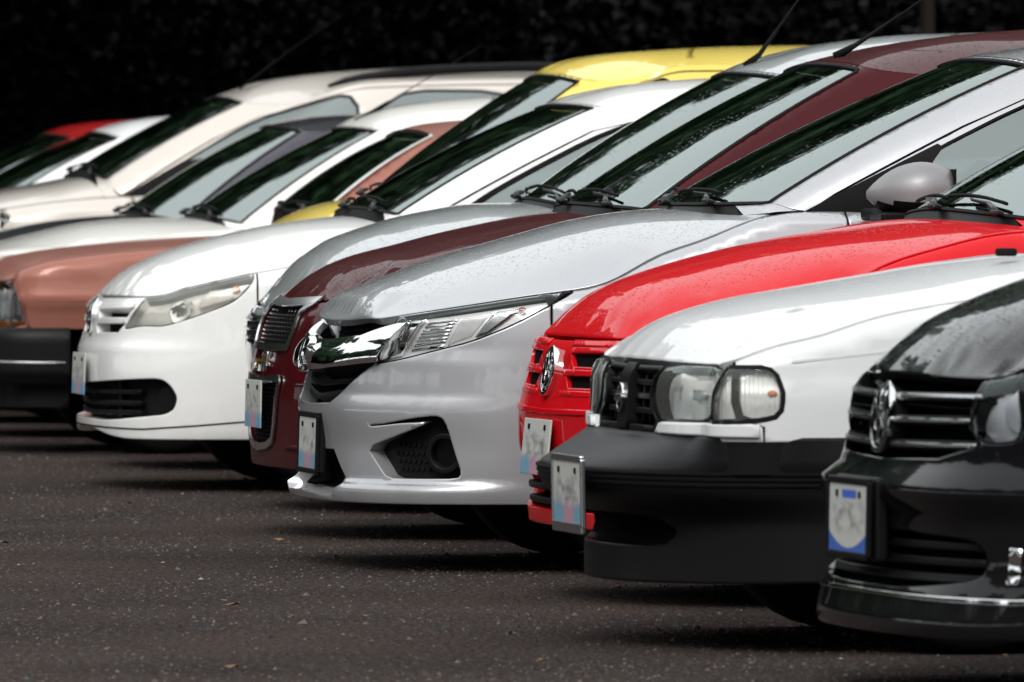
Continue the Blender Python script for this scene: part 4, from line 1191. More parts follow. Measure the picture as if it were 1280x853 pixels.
te = 1.25
inn2 = sym([(0, .325), (.42, .318), (.52, .29), (.45, .25), (0, .25)])
bl = [(t, .160 + .02 * (t / te) ** 2) for t in np.linspace(-te, te, 40)] + [(te, .52), (-te, .52)]
bp = put('rubber_bumper', panel(fb, bl, [rounded(inn2, 1).tolist()], .022, bo, .12, .008), M['bumper_plastic'], root)
put('bumper_shelf', panel(f, [(-1.15, .43), (1.15, .43), (1.15, .516), (-1.15, .516)], (), .05, -.004, .01, .003), M['bumper_plastic'], bp)
put('bumper_intake', panel(fb, rounded(inn2, 1).tolist(), (), .05, -.16, 0, 0), M['dark'], root)
for z in (.432, .419, .406):
    put('rubbing_strip', panel(fb, [(-te + .02, z - .0035), (te - .02, z - .0035), (te - .02, z + .0035), (-te + .02, z + .0035)], (), .03, lambda p, q: bo(p, q) + .004, .006, .001), M['rubber'], bp)
g = put('grille', panel(f, GR, (), .04, -.06, 0, 0), M['dark'], root)
gm = [(t, z) for t, z in GR]
inner = sym([(0, .672), (.272, .674), (.252, .655), (.232, .615), (.25, .58), (.30, .552), (.29, .538), (0, .538)])
put('grille_frame', panel(f, GR, [inner], .03, -.004, .04, .004), M['black_plastic'], g)
for z in (.642, .607, .572):
    put('slat', panel(f, sym([(0, z + .007), (.262, z + .007), (.262, z - .007), (0, z - .007)]), (), .04, -.014, .03, .003), M['black_plastic'], g)
for t in (-.19, -.12, .12, .19):
    put('slat', panel(f, [(t - .006, .545), (t + .006, .545), (t + .006, .67), (t - .006, .67)], (), .04, -.02, .03, .002), M['black_plastic'], g)
put('centre_bar', panel(f, [(-.055, .525), (.055, .525), (.05, .684), (-.05, .684)], (), .03, .004, .04, .005), M['black_plastic'], g)
put('grille_lip', panel(f, sym([(0, .522), (.325, .522), (.34, .507), (0, .507)]), (), .04, .0, .02, .003), M['black_plastic'], root)
em = put('emblem', panel(f, circ(.036, 36, (0, .60), 1.0), [circ(.027, 30, (0, .60), 1.0)], .02, .014, .012, .003), M['chrome'], root)
put('emblem_bar', panel(f, [(-.043, .592), (.043, .592), (.043, .608), (-.043, .608)], (), .02, .017, .012, .002), M['satin'], em)
for sg in (1, -1):
    hl = b.lamp[sg]
    F2 = F_['corner_lamp']
    cl = put('corner_lamp', panel(f, F2 if sg > 0 else neg(F2), (), .02, .001, .004, .006), M['lens_old'], root)
    put('reflector', panel(f, F2 if sg > 0 else neg(F2), (), .0045, lambda p, q: -.022 + .0016 * np.sin(np.abs(p) * 520) + .9 * (np.abs(p) - .87) ** 2, 0, 0), M['reflector'], cl)
    put('bulb', panel(f, [(sg * t, z) for t, z in circ(.012, 16, (.93, .628), .7)], (), .02, -.012, .008, .004), M['amber'], cl)
    lines = [[(.79 + .0, .56), (.905, .562), (.94, .57)]]
    cc = F2 + [F2[0]]; cc = cc if sg > 0 else neg(cc)[::-1]
    put('lamp_seal', ribbon(f, cc, .013, .0005, .02), M['rubber'], cl)
    # big round reflector with its bulb shield
    put('lamp_bowl', panel(f, [(sg * t, z) for t, z in rounded([(.40, .558), (.74, .562), (.76, .62), (.79, .678), (.40, .678), (.36, .62)], 2)], (), .012, lambda p, q: -.052 + 2.2 * (np.minimum(np.abs(np.abs(p) - .57), .12) ** 2 + (q - .617) ** 2), 0, 0), M['reflector'], hl)
    put('bulb', panel(f, [(sg * t, z) for t, z in [(.545, .605), (.60, .607), (.62, .618), (.60, .63), (.545, .63)]], (), .02, -.018, .02, .004), M['satin'], hl)
    put('lamp_rib', panel(f, [(sg * t, z) for t, z in [(.44, .56), (.455, .56), (.455, .68), (.44, .68)]], (), .03, -.02, .02, .003), M['satin'], hl)
    LS = [(.379, .5465), (.90, .5515), (.90, .5215), (.352, .5225)]
    bar(f, sg, LS, .012, .03, PT['tsuru'], 'lamp_trim', root)
number_plate(root, b, .372, .0, -.02, 'deep').location = (-.052, -.22, .378)
cr = [(b.tu(u), z) for u, z in ((.37, .70), (.6, .724), (.9, .75), (1.3, .765))]
put('crease', ribbon(f, cr, .006, .0012, .03), PT['tsuru'], root)
me = boxes([((1.02, -.30, .955), (.05, .03, .02), (0, 0, 0))], .006); link('washer_nozzle', me, M['rubber'], root)

# --- red hatchback
SL1 = [(.16, .668), (.52, .672), (.50, .632), (.20, .631)]; SL2 = [(.15, .606), (.50, .611), (.48, .577), (.19, .574)]
IN = sym([(0, .335), (.40, .34), (.56, .33), (.60, .29), (.52, .245), (0, .24)])
FEATURES.setdefault('red', {})['headlight'] = [(.57, .585), (.60, .655), (.62, .70), (.75, .735), (.92, .772), (1.09, .80), (1.09, .775), (1.04, .72), (.95, .665), (.8, .615), (.68, .592)]
root, b = build_car('red', 'parked_car', 'bright red hatchback with red grille bars between the silver saloon and boxy white saloon', 'car',
                    dict(paint=PT['red'], cuts=[SL1, SL2, neg(SL1), neg(SL2), rounded(IN, 2).tolist()], wipers=((-.50, .0), (-.08, .45)), win_front=3.1, hood_gap=-.001))
f = b.wrap
for q in (SL1, SL2, neg(SL1), neg(SL2)): put('grille_slot', panel(f, q, (), .04, -.014, 0, 0), M['dark'], root)
for z0 in (.690, .612, .556):
    for sg in (1, -1):
        bar(f, sg, [(.14, z0 - .006), (.52, z0 - .003), (.54, z0 + .012), (.12, z0 + .010)], .003, .012, PT['red'], 'grille_bar', root)
round_badge(root, b, .612, .066, .014, 1.0, M['chrome'])
g = put('lower_grille', panel(f, rounded(IN, 2).tolist(), (), .05, -.05, 0, 0), M['dark'], root)
for z in (.30, .262): put('slat', panel(f, sym([(0, z + .008), (.55, z + .008), (.55, z - .008), (0, z - .008)]), (), .05, -.008, .03, .004), M['black_plastic'], g)
put('bumper_edge', panel(f, sym([(0, .515), (.5, .52), (.9, .56), (.9, .548), (.5, .506), (0, .50)]), (), .04, .004, .01, .004), PT['red'], root)
number_plate(root, b, .412, .02, .10)

# --- silver saloon in focus
F_ = FEATURES['honda']
GR = sym([(0, .74), (.419, .745), (.5947, .76), (.68, .768)] + F_['grille'][3:]); IN = sym(F_['intake']); FO = rounded(F_['fog'], 1).tolist()
def lip(t):
    return 0.0
root, b = build_car('honda', 'parked_car', 'silver saloon with slanted clear headlights and thick chrome grille bar, its side mirror in view', 'car',
                    dict(paint=PT['honda'], cuts=[GR, IN, FO, neg(FO)], seal=.007, lamp_depth=-.026, wipers=((-.42, .16), (.06, .6)), win_front=3.06, win_low=3.3,
                         door_line=[(3.02, .0), (3.0, .12), (3.0, .3), (3.0, .6), (3.04, .85), (3.3, .945), (4., .955), (4.9, .95)]), h=.025)
f = b.wrap
g = put('grille', panel(f, GR, (), .04, -.08, 0, 0), M['dark'], root)
BR = sym([(0, .664), (.20, .667), (.33, .674), (.45, .682), (.56, .706), (.66, .728), (.568, .602), (.406, .588), (.20, .576), (0, .570)])
def bro(p, q):
    p = np.abs(p); k = smooth01(.25, .66, p)
    c = (np.asarray(q, float) - (.598 + .05 * k)) / .06
    return .040 - .020 * c * c - .012 * k
put('grille_bar', panel(f, BR, (), .011, bro, .06, .004), M['chrome'], g)
em = put('emblem', panel(f, rounded([(-.062, .672), (.062, .672), (.05, .565), (-.05, .565)], 2).tolist(), [rounded([(-.05, .662), (.05, .662), (.04, .575), (-.04, .575)], 2).tolist()], .02, .052, .02, .003), M['chrome'], root)
put('emblem_letter', panel(f, [(-.036, .66), (-.026, .66), (-.02, .622), (.02, .622), (.026, .66), (.036, .66), (.028, .578), (.018, .578), (.017, .610), (-.017, .610), (-.018, .578), (-.028, .578)], (), .02, .050, .02, .002), M['chrome'], em)
put('emblem_back', panel(f, rounded([(-.058, .668), (.058, .668), (.047, .569), (-.047, .569)], 2).tolist(), (), .02, .041, .02, .002), M['rubber'], em)
for z in (.535, .505):
    put('slat', panel(f, sym([(0, z + .006), (.42, z + .024), (.44, z + .010), (0, z - .008)]), (), .04, -.02, .04, .004), M['black_plastic'], g)
put('lower_grille', panel(f, IN, (), .04, -.06, 0, 0), M['dark'], root)
for sg in (1, -1):
    hl = b.lamp[sg]
    put('lamp_housing', panel(f, [(sg * t, z) for t, z in F_['lens_inner']], (), .02, -.012, .03, .004), M['chrome'], hl)
    put('lamp_housing', panel(f, [(sg * t, z) for t, z in F_['lens_mid']], (), .02, -.024, .02, .005), M['lamp_white'], hl)
    put('turn_signal', panel(f, [(sg * t, z) for t, z in F_['turn_lens']], (), .02, -.016, .02, .006), M['satin'], hl)
    put('bulb', panel(f, [(sg * t, z) for t, z in circ(.011, 14, (1.035, .763), .7)], (), .02, -.008, .01, .003), M['red_lamp'], hl)
    Q = F_['lens_ribs']; n = 9
    for k in range(n):
        a = (k + .12) / n; c = (k + .72) / n
        P = lambda s, i, j: (Q[i][0] + (Q[j][0] - Q[i][0]) * s, Q[i][1] + (Q[j][1] - Q[i][1]) * s)
        quad = [P(a, 3, 0), P(a, 2, 1), P(c, 2, 1), P(c, 3, 0)]
        put('lamp_flute', panel(f, [(sg * t, z) for t, z in quad], (), .03, -.022, .02, .003), M['chrome'], hl)
    fo = put('fog_light_recess', panel(f, FO if sg > 0 else neg(FO), (), .03, -.05, 0, 0), M['black_plastic'], root)
    put('fog_light_ring', panel(f, [(sg * t, z) for t, z in circ(.058, 32, (.80, .345), .98)], [[(sg * t, z) for t, z in circ(.042, 28, (.80, .345), .98)]], .02, -.014, .035, .005), M['black_plastic'], fo)
    put('fog_light', panel(f, [(sg * t, z) for t, z in circ(.043, 28, (.80, .345), .98)], (), .02, -.034, .0, 0), M['lens_dark'], fo)
    rows = []
    for i in range(9):
        for j in range(4):
            t, z = .60 + .022 * i + .011 * (j % 2), .30 + .022 * j
            if t < .735 and in_poly(np.array([[t, z]]), np.array(FO))[0] and in_poly(np.array([[t - .02, z]]), np.array(FO))[0]:
                rows.append(panel(f, [(sg * (t + .007 * math.cos(a)), z + .007 * math.sin(a)) for a in np.linspace(0, 2 * math.pi, 7)[:-1]], (), .03, -.044, .006, .001))
    if rows: tag(put('honeycomb', join(*rows), M['rubber'], fo), kind='stuff')
number_plate(root, b, .360, .016, .03, 'black')
link('plate_holder', boxes([((float(b.wrap(0., .37)[0]) - .0, -.0, .365), (.02, .35, .175), (0, .03, 0))], .01), M['black_plastic'], root)
# door mirror, near side
def mirror_mesh(sc=1.):
    V = []; F = []; n, m = 24, 12
    for i in range(m + 1):
        u = i / m
        for k in range(n):
            a = 2 * math.pi * k / n
            r = math.sin(math.pi * min(1, .03 + u * .72)) ** .8
            V.append((-.105 + .20 * u, .125 * r * math.copysign(abs(math.cos(a)) ** .85, math.cos(a)), .082 * r * math.copysign(abs(math.sin(a)) ** .8, math.sin(a)) + .012 * u))
    for i in range(m):
        for k in range(n):
            j = (k + 1) % n; F.append([i * n + k, (i + 1) * n + k, (i + 1) * n + j, i * n + j])
    F.append(list(range(n))); F.append([m * n + k for k in range(n)][::-1])
    return V, F
MV, MF = mirror_mesh()
zf = lambda q: sum(MV[i][2] for i in q) / len(q)
for sg in (-1, 1):
    mo = simple('mirror', (MV, [q for q in MF if zf(q) > -.022]), PT['mirror'], root); mo.location = (1.56, sg * .955, 1.085); mo.scale = (1.15, 1, 1.04)
    simple('mirror_shaded_half', (MV, [q for q in MF if zf(q) <= -.022]), M['black_plastic'], mo)  # lower part of the silver housing coloured black for the shade underneath
    link('mirror_base', boxes([((-.03, -sg * .09, -.055), (.10, .16, .035), (0, 0, sg * -.2)), ((.0, 0, -.062), (.17, .16, .03), (0, 0, 0))], .012), M['black_plastic'], mo)
    link('mirror_glass', boxes([((.098, 0, .01), (.006, .20, .12), (0, 0, 0))], .002), M['rubber'], mo)
    q = [(b.gi(3.0), .005), (b.gi(3.32), .005), (b.gi(3.075), .45), (b.gi(3.03), .47)]
    put('window_corner', panel(b.gh, q if sg < 0 else neg(q), (), .03, .004, .006, .003), M['black_plastic'], root)

# --- maroon compact
F_ = FEATURES['maroon']
GR = sym([(0, .741), (.425, .744)] + F_['grille'][2:]); LW = sym(F_['lower'])
FEATURES['maroon']['headlight'] = [(.58, .60), (.56, .66), (.60, .755), (.8, .80), (1.0, .83), (1.08, .825), (1.0, .74), (.85, .65), (.7, .60)]
root, b = build_car('maroon', 'parked_car', 'dark maroon car with chrome-framed mesh grille and gold badge behind the silver saloon', 'car',
                    dict(paint=PT['maroon'], door_line=[(2.9, .1), (2.92, .5), (3.0, .85), (3.25, .945), (4., .955), (4.9, .95)], cuts=[GR, LW], wipers=((-.50, .05), (.02, .55)), ))
f = b.wrap
def shrink(P, k):
    P = np.array(P); c = P.mean(0); d = P - c
    return (c + d * (1 - k / (np.linalg.norm(d, axis=1)[:, None] + 1e-9))).tolist()
for poly, nm, sc in ((GR, 'grille', 1), (LW, 'lower_grille', 1)):
    g = put(nm, panel(f, poly, (), .04, -.016, 0, 0), M['dark'], root)
    put('grille_frame', ribbon(f, shrink(poly, .010) + [shrink(poly, .010)[0]], .022, .010, .02), M['bright'], g)
    z0 = min(z for t, z in poly); z1 = max(z for t, z in poly); pa = np.array(shrink(poly, .03))
    ds = []; k = 0; z = z0 + .01
    while z < z1:
        for i in range(-10, 11):
            t = i * .046 + (.023 if k % 2 else 0)
            if in_poly(np.array([[t, z]]), pa)[0]: ds.append(panel(f, [(t - .009, z), (t, z - .0032), (t + .009, z), (t, z + .0032)], (), .05, -.006, .002, 0))
        k += 1; z += .0135
    tag(put('grille_mesh', join(*ds), M['bright'] if nm == 'grille' else M['black_plastic'], g), kind='stuff')
em = put('emblem', panel(f, [(-.09, .528), (-.03, .528), (-.02, .545), (.10, .545), (.09, .57), (.03, .57), (.02, .553), (-.10, .553)][::1], (), .03, .012, .014, .003), M['gold'], root)
put('emblem_rim', panel(f, [(-.107, .518), (-.02, .518), (-.012, .537), (.115, .537), (.104, .58), (.02, .58), (.012, .561), (-.115, .561)], [[(-.092, .527), (-.03, .527), (-.02, .545), (.10, .545), (.09, .571), (.03, .571), (.02, .554), (-.10, .554)]], .03, .014, .016, .002), M['chrome'], em)
number_plate(root, b, .417, .022, .02)
put('bumper_edge', panel(f, [(.42, .485), (.75, .50), (.75, .485), (.42, .478)], (), .04, .008, .012, .004), PT['maroon'], root)
put('bumper_edge', panel(f, [(.35, .292), (.6, .300), (.6, .286), (.35, .283)], (), .04, .008, .012, .004), PT['maroon'], root)
e = b.gh(np.array([0.]), np.array([1.]))[0]
an = [(e[0] + .06, .0, e[2] + .012), (e[0] + .13, 0, e[2] + .052), (e[0] + .30, 0, e[2] + .165), (e[0] + .42, 0, e[2] + .25)]
simple('antenna', tube(an, [.016, .008, .0032, .0022], 8), M['rubber'], root)

# --- silver grey car, bonnet and headlamp seen between white hatchback and maroon car
FEATURES['grey'] = {'headlight': [(.31, .53), (.29, .60), (.34, .69), (.50, .715), (.62, .74), (.8, .79), (.98, .83), (1.02, .815), (.95, .74), (.8, .64), (.62, .56)]}
root, b = build_car('grey', 'parked_car', 'silver grey car squeezed between the white hatchback and the maroon car, aerial on its roof', 'car',
                    dict(paint=PT['grey'], wipers=((-.48, .1), (.06, .6))))
f = b.wrap
for sg in (1, -1):
    for c in ((.40, .61), (.56, .65)):
        put('lamp_bowl', panel(f, [(sg * t, z) for t, z in circ(.045, 24, c)], (), .02, -.02, .02, .006), M['chrome'], b.lamp[sg])
GR = sym([(0, .66), (.25, .67), (.23, .57), (0, .56)])
g = put('grille', panel(f, GR, (), .04, .002, .02, .004), M['rubber'], root)
for z in (.645, .615, .585): put('slat', panel(f, sym([(0, z + .005), (.23, z + .008), (.225, z - .006), (0, z - .006)]), (), .05, .012, .014, .003), M['chrome'], g)
put('lower_grille', panel(f, rounded(sym([(0, .38), (.42, .38), (.38, .26), (0, .26)]), 1).tolist(), (), .05, .003, .01, .004), M['rubber'], root)
e = b.gh(np.array([0.]), np.array([1.]))[0]
an = [(e[0] + .05, .0, e[2] + .012), (e[0] + .10, 0, e[2] + .055), (e[0] + .19, 0, e[2] + .18), (e[0] + .27, 0, e[2] + .29)]
simple('antenna', tube(an, [.017, .009, .0036, .0024], 8), M['rubber'], root)

# --- white hatchback
F_ = FEATURES['gol']
SL1, SL2 = F_['slot1'], F_['slot2']
SL1 = [(.13, .650), (.545, .661), (.503, .626), (.15, .622)]; SL2 = [(.11, .597), (.49, .603), (.43, .571), (.13, .566)]
IN = rounded(sym(F_['intake'][:1] + F_['intake'][2:]), 2).tolist()
root, b = build_car('gol', 'parked_car', 'white hatchback with slightly yellowed headlamps and a wide black lower intake', 'car',
                    dict(paint=PT['gol'], seal_w=.034, lip=lambda t: .036 * (1 - float(smooth01(.05, .6, abs(t)))), cuts=[SL1, SL2, neg(SL1), neg(SL2), IN], lens=M['lens_yellow'], lamp_depth=-.04, wipers=((-.46, .12), (.10, .62)),
                         door_line=[(2.92, .0), (2.93, .2), (2.95, .5), (3.0, .8), (3.2, .93), (4., .96), (4.9, .95)]), h=.03)
f = b.wrap
for q in (SL1, SL2, neg(SL1), neg(SL2)): put('grille_slot', panel(f, q, (), .04, -.05, 0, 0), M['dark'], root)
round_badge(root, b, .622, .062, .012, 1.0)
g = put('lower_grille', panel(f, IN, (), .05, -.055, 0, 0), M['rubber'], root)
for z in (.352, .312, .278):
    put('slat', panel(f, sym([(0, z + .006), (.60, z + .014), (.60, z - .002), (0, z - .008)]), (), .05, -.024, .03, .004), M['black_plastic'], g)
for t in (-.44, .44): put('slat', panel(f, [(t - .008, .265), (t + .008, .265), (t + .008, .395), (t - .008, .395)], (), .05, -.03, .03, .003), M['black_plastic'], g)
for sg in (1, -1):
    put('fog_light_blank', panel(f, [(sg * t, z) for t, z in circ(.052, 28, (.735, .335), .95)], (), .02, -.034, .02, .008), M['black_plastic'], g)
    hl = b.lamp[sg]
    put('lamp_bowl', panel(f, [(sg * t, z) for t, z in circ(.054, 28, (.775, .655), 1.0)], (), .015, lambda p, q: -.038 + 4. * ((np.abs(p) - .775) ** 2 + (q - .655) ** 2), .01, .004), M['chrome'], hl)
    put('lamp_bowl', panel(f, [(sg * t, z) for t, z in [(.86, .66), (1.02, .70), (1.05, .755), (.90, .735), (.87, .70)]], (), .02, -.016, .02, .006), M['reflector'], hl)
    put('bulb', panel(f, [(sg * t, z) for t, z in circ(.017, 18, (1.005, .733), 1.)], (), .02, -.008, .012, .004), M['amber'], hl)
put('two_tone_line', ribbon(f, [(-1.06, .257), (-.85, .240), (-.64, .226), (-.44, .2275), (0, .229), (.44, .2275), (.64, .226), (.85, .240), (1.06, .257)], .006, .0012), M['dark'], root)
number_plate(root, b, .415, .02, .04)

# --- yellow hatchback behind the white one
root, b = build_car('yellow', 'parked_car', 'yellow hatchback, only its roof and windscreen and a patch of bonnet showing', 'car',
                    dict(paint=PT['yellow'], wipers=((-.44, .1), (.08, .55)), door_line=[(2.95, .1), (3.0, .6), (3.08, .85), (3.3, .94), (4., .955), (4.9, .95)]), far=True)
generic_front(root, b, {})
# --- copper saloon
FEATURES['copper'] = {}
FEATURES['copper']['headlight'] = [(.33, .698), (.60, .701), (.70, .698), (.79, .672), (.828, .60), (.846, .513), (.33, .51)]
root, b = build_car('copper', 'parked_car', 'copper-coloured older saloon with black bumper at the left edge', 'car',
                    dict(paint=PT['copper'], wipers=((-.45, .1), (.1, .6)), lip=lambda t: .31 if abs(t) < 1.2 else 0))
f = b.wrap
te = b.tu(.42)
def bo2(p, q):
    p = np.abs(np.asarray(p, float)); fr = 1 - smooth01(.5, .95, p); q = np.asarray(q, float)
    wf = np.interp(p, b.t, b.wf); base = b.off0(wf, 0 * wf, q)
    return (.012 * wf + .04 * (1 - wf)) - base - .03 * smooth01(.47, .53, q) ** 2 - .03 * (1 - smooth01(.28, .34, q))
bp = put('rubber_bumper', panel(f, [(-te, .285), (te, .285), (te, .525), (-te, .525)], (), .03, bo2, .15, .01), M['bumper_plastic'], root)
put('rubbing_strip', panel(f, [(-te + .02, .375), (te - .02, .375), (te - .02, .385), (-te + .02, .385)], (), .04, lambda p, q: bo2(p, q) + .004, .006, .002), M['satin'], bp)
put('front_apron', panel(f, [(-te, .19), (te, .19), (te, .30), (-te, .30)], (), .05, .0, .05, .005), M['black_plastic'], root)
put('grille', panel(f, sym([(0, .69), (.27, .695), (.27, .53), (0, .53)]), (), .05, .003, .02, .004), M['rubber'], root)
for sg in (1, -1):
    for t0 in (.40, .53, .66):
        put('lamp_rib', panel(f, [(sg * t, z) for t, z in [(t0, .55), (t0 + .05, .55), (t0 + .035, .675), (t0 - .01, .68)]], (), .03, -.01, .03, .004), M['lamp_white'], b.lamp[sg])
    put('turn_signal', panel(f, [(sg * t, z) for t, z in [(.45, .518), (.83, .518), (.82, .54), (.45, .54)]], (), .03, -.006, .01, .004), M['amber'], b.lamp[sg])
put('crease', ribbon(f, [(b.tu(u), z) for u, z in ((.12 + .3, .628), (.6, .634), (.9, .64), (1.3, .642))], .007, .0015), PT['copper'], root)
put('windshield_trim', ribbon(b.gh, [(-b.gi(2), .985), (0, .985), (b.gi(2) - .01, .985), (b.gi(2) - .008, .9), (b.gi(2) - .006, .5), (b.gi(2) - .004, .02)], .016, .006), M['chrome'], root)
number_plate(root, b, .42, .16)

root, b = build_car('white', 'parked_car', 'cream white hatchback directly behind the copper saloon, thick aerial on its roof', 'car',
                    dict(paint=PT['white'], wipers=((-.46, .12), (.10, .62)), ditch=None), far=True)
generic_front(root, b, {})
e = b.gh(np.array([0.]), np.array([1.]))[0]
an = [(e[0] + .05, -.02, e[2] + .015), (e[0] + .09, -.02, e[2] + .04), (e[0] + .19, -.02, e[2] + .10), (e[0] + .21, -.02, e[2] + .115), (e[0] + .42, -.02, e[2] + .24), (e[0] + .62, -.02, e[2] + .36)]
simple('antenna', tube(an, [.018, .012, .010, .003, .002, .0014], 8), M['rubber'], root)

root, b = build_car('dark', 'parked_car', 'dark graphite saloon with a black bonnet between the beige estate and cream white hatchback', 'car',
                    dict(paint=PT['dark'], wipers=((-.46, .12), (.10, .62))), far=True)
generic_front(root, b, {})

FEATURES['suv'] = {'headlight': [(.95, .80), (1.0, .93), (1.12, .953), (1.24, .958), (1.262, .932), (1.2425, .905), (1.2, .87), (1.1, .82)]}
root, b = build_car('suv', 'parked_estate', 'tall beige estate with black roof rails standing far back in the row', 'car',
                    dict(paint=PT['suv'], wipers=((-.5, .12), (.10, .66)), ditch=None, door_line=[(2.95, .0), (2.97, .3), (3.0, .6), (3.08, .85), (3.3, .94), (4., .955), (4.9, .95)]), far=True)
f = b.wrap
generic_front(root, b, {})
for sg in (1, -1):
    q = [(b.gi(3.0), 0), (b.gi(3.5), .01), (b.gi(3.34), .42), (b.gi(3.05), .36)]
    put('window_corner', panel(b.gh, q if sg < 0 else neg(q), (), .04, .006, .006, .003), M['black_plastic'], root)
    rl = []
    for u in np.linspace(2.25, 4.15, 24):
        z = float(pchip(u, [2.25, 2.4, 2.8, 3.3, 4.0, 4.15], [1.56, 1.60, 1.645, 1.66, 1.64, 1.60])); rl.append((u, sg * (.56 - .01 * abs(u - 3)), z))
    simple('roof_rail', tube(rl, [.014] + [.024] * 22 + [.014], 8), M['black_plastic'], root)
e = b.gh(np.array([0.]), np.array([1.]))[0]
simple('antenna', tube([(e[0] + .1, 0, e[2] + .03), (e[0] + .35, 0, e[2] + .22), (e[0] + .62, 0, e[2] + .40)], [.007, .0022, .0012], 6), M['rubber'], root)

root, b = build_car('white2', 'parked_car', 'plain white car behind the beige estate, white pillar and roof corner showing', 'car',
                    dict(paint=PT['white2'], wipers=((-.46, .12), (.10, .62))), far=True)
generic_front(root, b, {})
M['swheel'] = plain('grey_steering_wheel', (.16, .2, .18), .5)
root, b = build_car('red2', 'parked_car', 'dark red car farthest away, steering wheel visible through its windscreen', 'car',
                    dict(paint=PT['red2'], wipers=((-.46, .12), (.10, .62)), swheel=M['swheel']), far=True)
generic_front(root, b, {})
print('cars', round(time.time() - T00, 1))
# ---------------------------------------------------------------- ground
m, nt, bs = new_mat('wet_asphalt')
tc = node(nt, 'ShaderNodeTexCoord')
n1 = node(nt, 'ShaderNodeTexNoise'); n1.inputs['Scale'].default_value = .9; n1.inputs['Detail'].default_value = 5
n2 = node(nt, 'ShaderNodeTexNoise'); n2.inputs['Scale'].default_value = 55; n2.inputs['Detail'].default_value = 6
v1 = node(nt, 'ShaderNodeTexVoronoi'); v1.inputs['Scale'].default_value = 85
for q in (n1, n2, v1): nt.links.new(tc.outputs['Object'], q.inputs['Vector'])
cr = node(nt, 'ShaderNodeValToRGB'); cr.color_ramp.elements[0].position = .36; cr.color_ramp.elements[0].color = (.028, .0228, .0215, 1); cr.color_ramp.elements[1].position = .68; cr.color_ramp.elements[1].color = (.095, .078, .073, 1)
nt.links.new(n2.outputs[0], cr.inputs[0])
mx = node(nt, 'ShaderNodeMix', data_type='RGBA', blend_type='MULTIPLY'); mx.inputs[0].default_value = 1
c2 = node(nt, 'ShaderNodeValToRGB'); c2.color_ramp.elements[0].position = .35; c2.color_ramp.elements[0].color = (.72, .72, .73, 1); c2.color_ramp.elements[1].position = .65; c2.color_ramp.elements[1].color = (1.1, 1.05, 1.02, 1)
nt.links.new(n1.outputs[0], c2.inputs[0]); nt.links.new(cr.outputs[0], mx.inputs[6]); nt.links.new(c2.outputs[0], mx.inputs[7])
gv = node(nt, 'ShaderNodeSeparateColor'); nt.links.new(v1.outputs['Color'], gv.inputs[0])
gt = node(nt, 'ShaderNodeMath', operation='GREATER_THAN'); gt.inputs[1].default_value = .955; nt.links.new(gv.outputs[0], gt.inputs[0])
m3 = node(nt, 'ShaderNodeMix', data_type='RGBA'); m3.inputs[7].default_value = (.085, .075, .07, 1)
nt.links.new(gt.outputs[0], m3.inputs[0]); nt.links.new(mx.outputs[2], m3.inputs[6]); nt.links.new(m3.outputs[2], bs.inputs['Base Color'])
rr = node(nt, 'ShaderNodeMapRange'); rr.inputs[1].default_value = .4; rr.inputs[2].default_value = .6; rr.inputs[3].default_value = .82; rr.inputs[4].default_value = .92
nt.links.new(n1.outputs[0], rr.inputs[0]); nt.links.new(rr.outputs[0], bs.inputs['Roughness']); bs.inputs['Specular IOR Level'].default_value = .03; bs.inputs['IOR'].default_value = 1.12
ad = node(nt, 'ShaderNodeMath', operation='SUBTRACT'); nt.links.new(n2.outputs[0], ad.inputs[0]); nt.links.new(v1.outputs['Distance'], ad.inputs[1])
bp = node(nt, 'ShaderNodeBump'); bp.inputs['Strength'].default_value = .8; bp.inputs['Distance'].default_value = .02
nt.links.new(ad.outputs[0], bp.inputs['Height']); nt.links.new(bp.outputs[0], bs.inputs['Normal'])
# one sheet, finely and gently uneven in the visible lot
bm = bmesh.new()
bmesh.ops.create_grid(bm, x_segments=2, y_segments=2, size=700)
me = bpy.data.meshes.new('ground'); bm.to_mesh(me); bm.free()
tag(link('ground', me, m), kind='structure')

# loose grit, chips and small dead leaves on the asphalt
def scatter(name, count, kind, mat, size, zone, label):
    V = []; F = []
    for _ in range(count):
        x = random.uniform(zone[0], zone[1]); y = random.uniform(zone[2], zone[3]); s = size * random.lognormvariate(0, .45); a = random.uniform(0, 6.28)
        k = len(V)
        if kind == 'stone':
            pts = [(1, 0, 0), (0, 1, 0), (-1, 0, 0), (0, -1, 0), (.2, -.1, .55), (0, 0, -.4)]
            for p in pts:
                q = [c * s * random.uniform(.7, 1.2) for c in p]
                V.append((x + q[0] * math.cos(a) - q[1] * math.sin(a), y + q[0] * math.sin(a) + q[1] * math.cos(a), q[2] + s * .3))
            F += [[k + i, k + (i + 1) % 4, k + 4] for i in range(4)] + [[k + (i + 1) % 4, k + i, k + 5] for i in range(4)]
        else:
            for i, (u, v) in enumerate(((-1, 0), (-.3, -.45), (.5, -.35), (1, 0), (.5, .4), (-.3, .45))):
                V.append((x + s * (u * math.cos(a) - v * math.sin(a)), y + s * (u * math.sin(a) + v * math.cos(a)), .006 + random.uniform(0, .45) * s))
            F.append([k + i for i in range(6)])
    o = simple(name, (V, F), mat, None, False); tag(o, kind='stuff'); return o
M['grit'] = plain('grit', (.085, .078, .072), .8); M['leaf_litter'] = plain('fallen_leaf', (.17, .09, .04), .7); M['pale_chip'] = plain('pale_chip', (.24, .22, .20), .8)
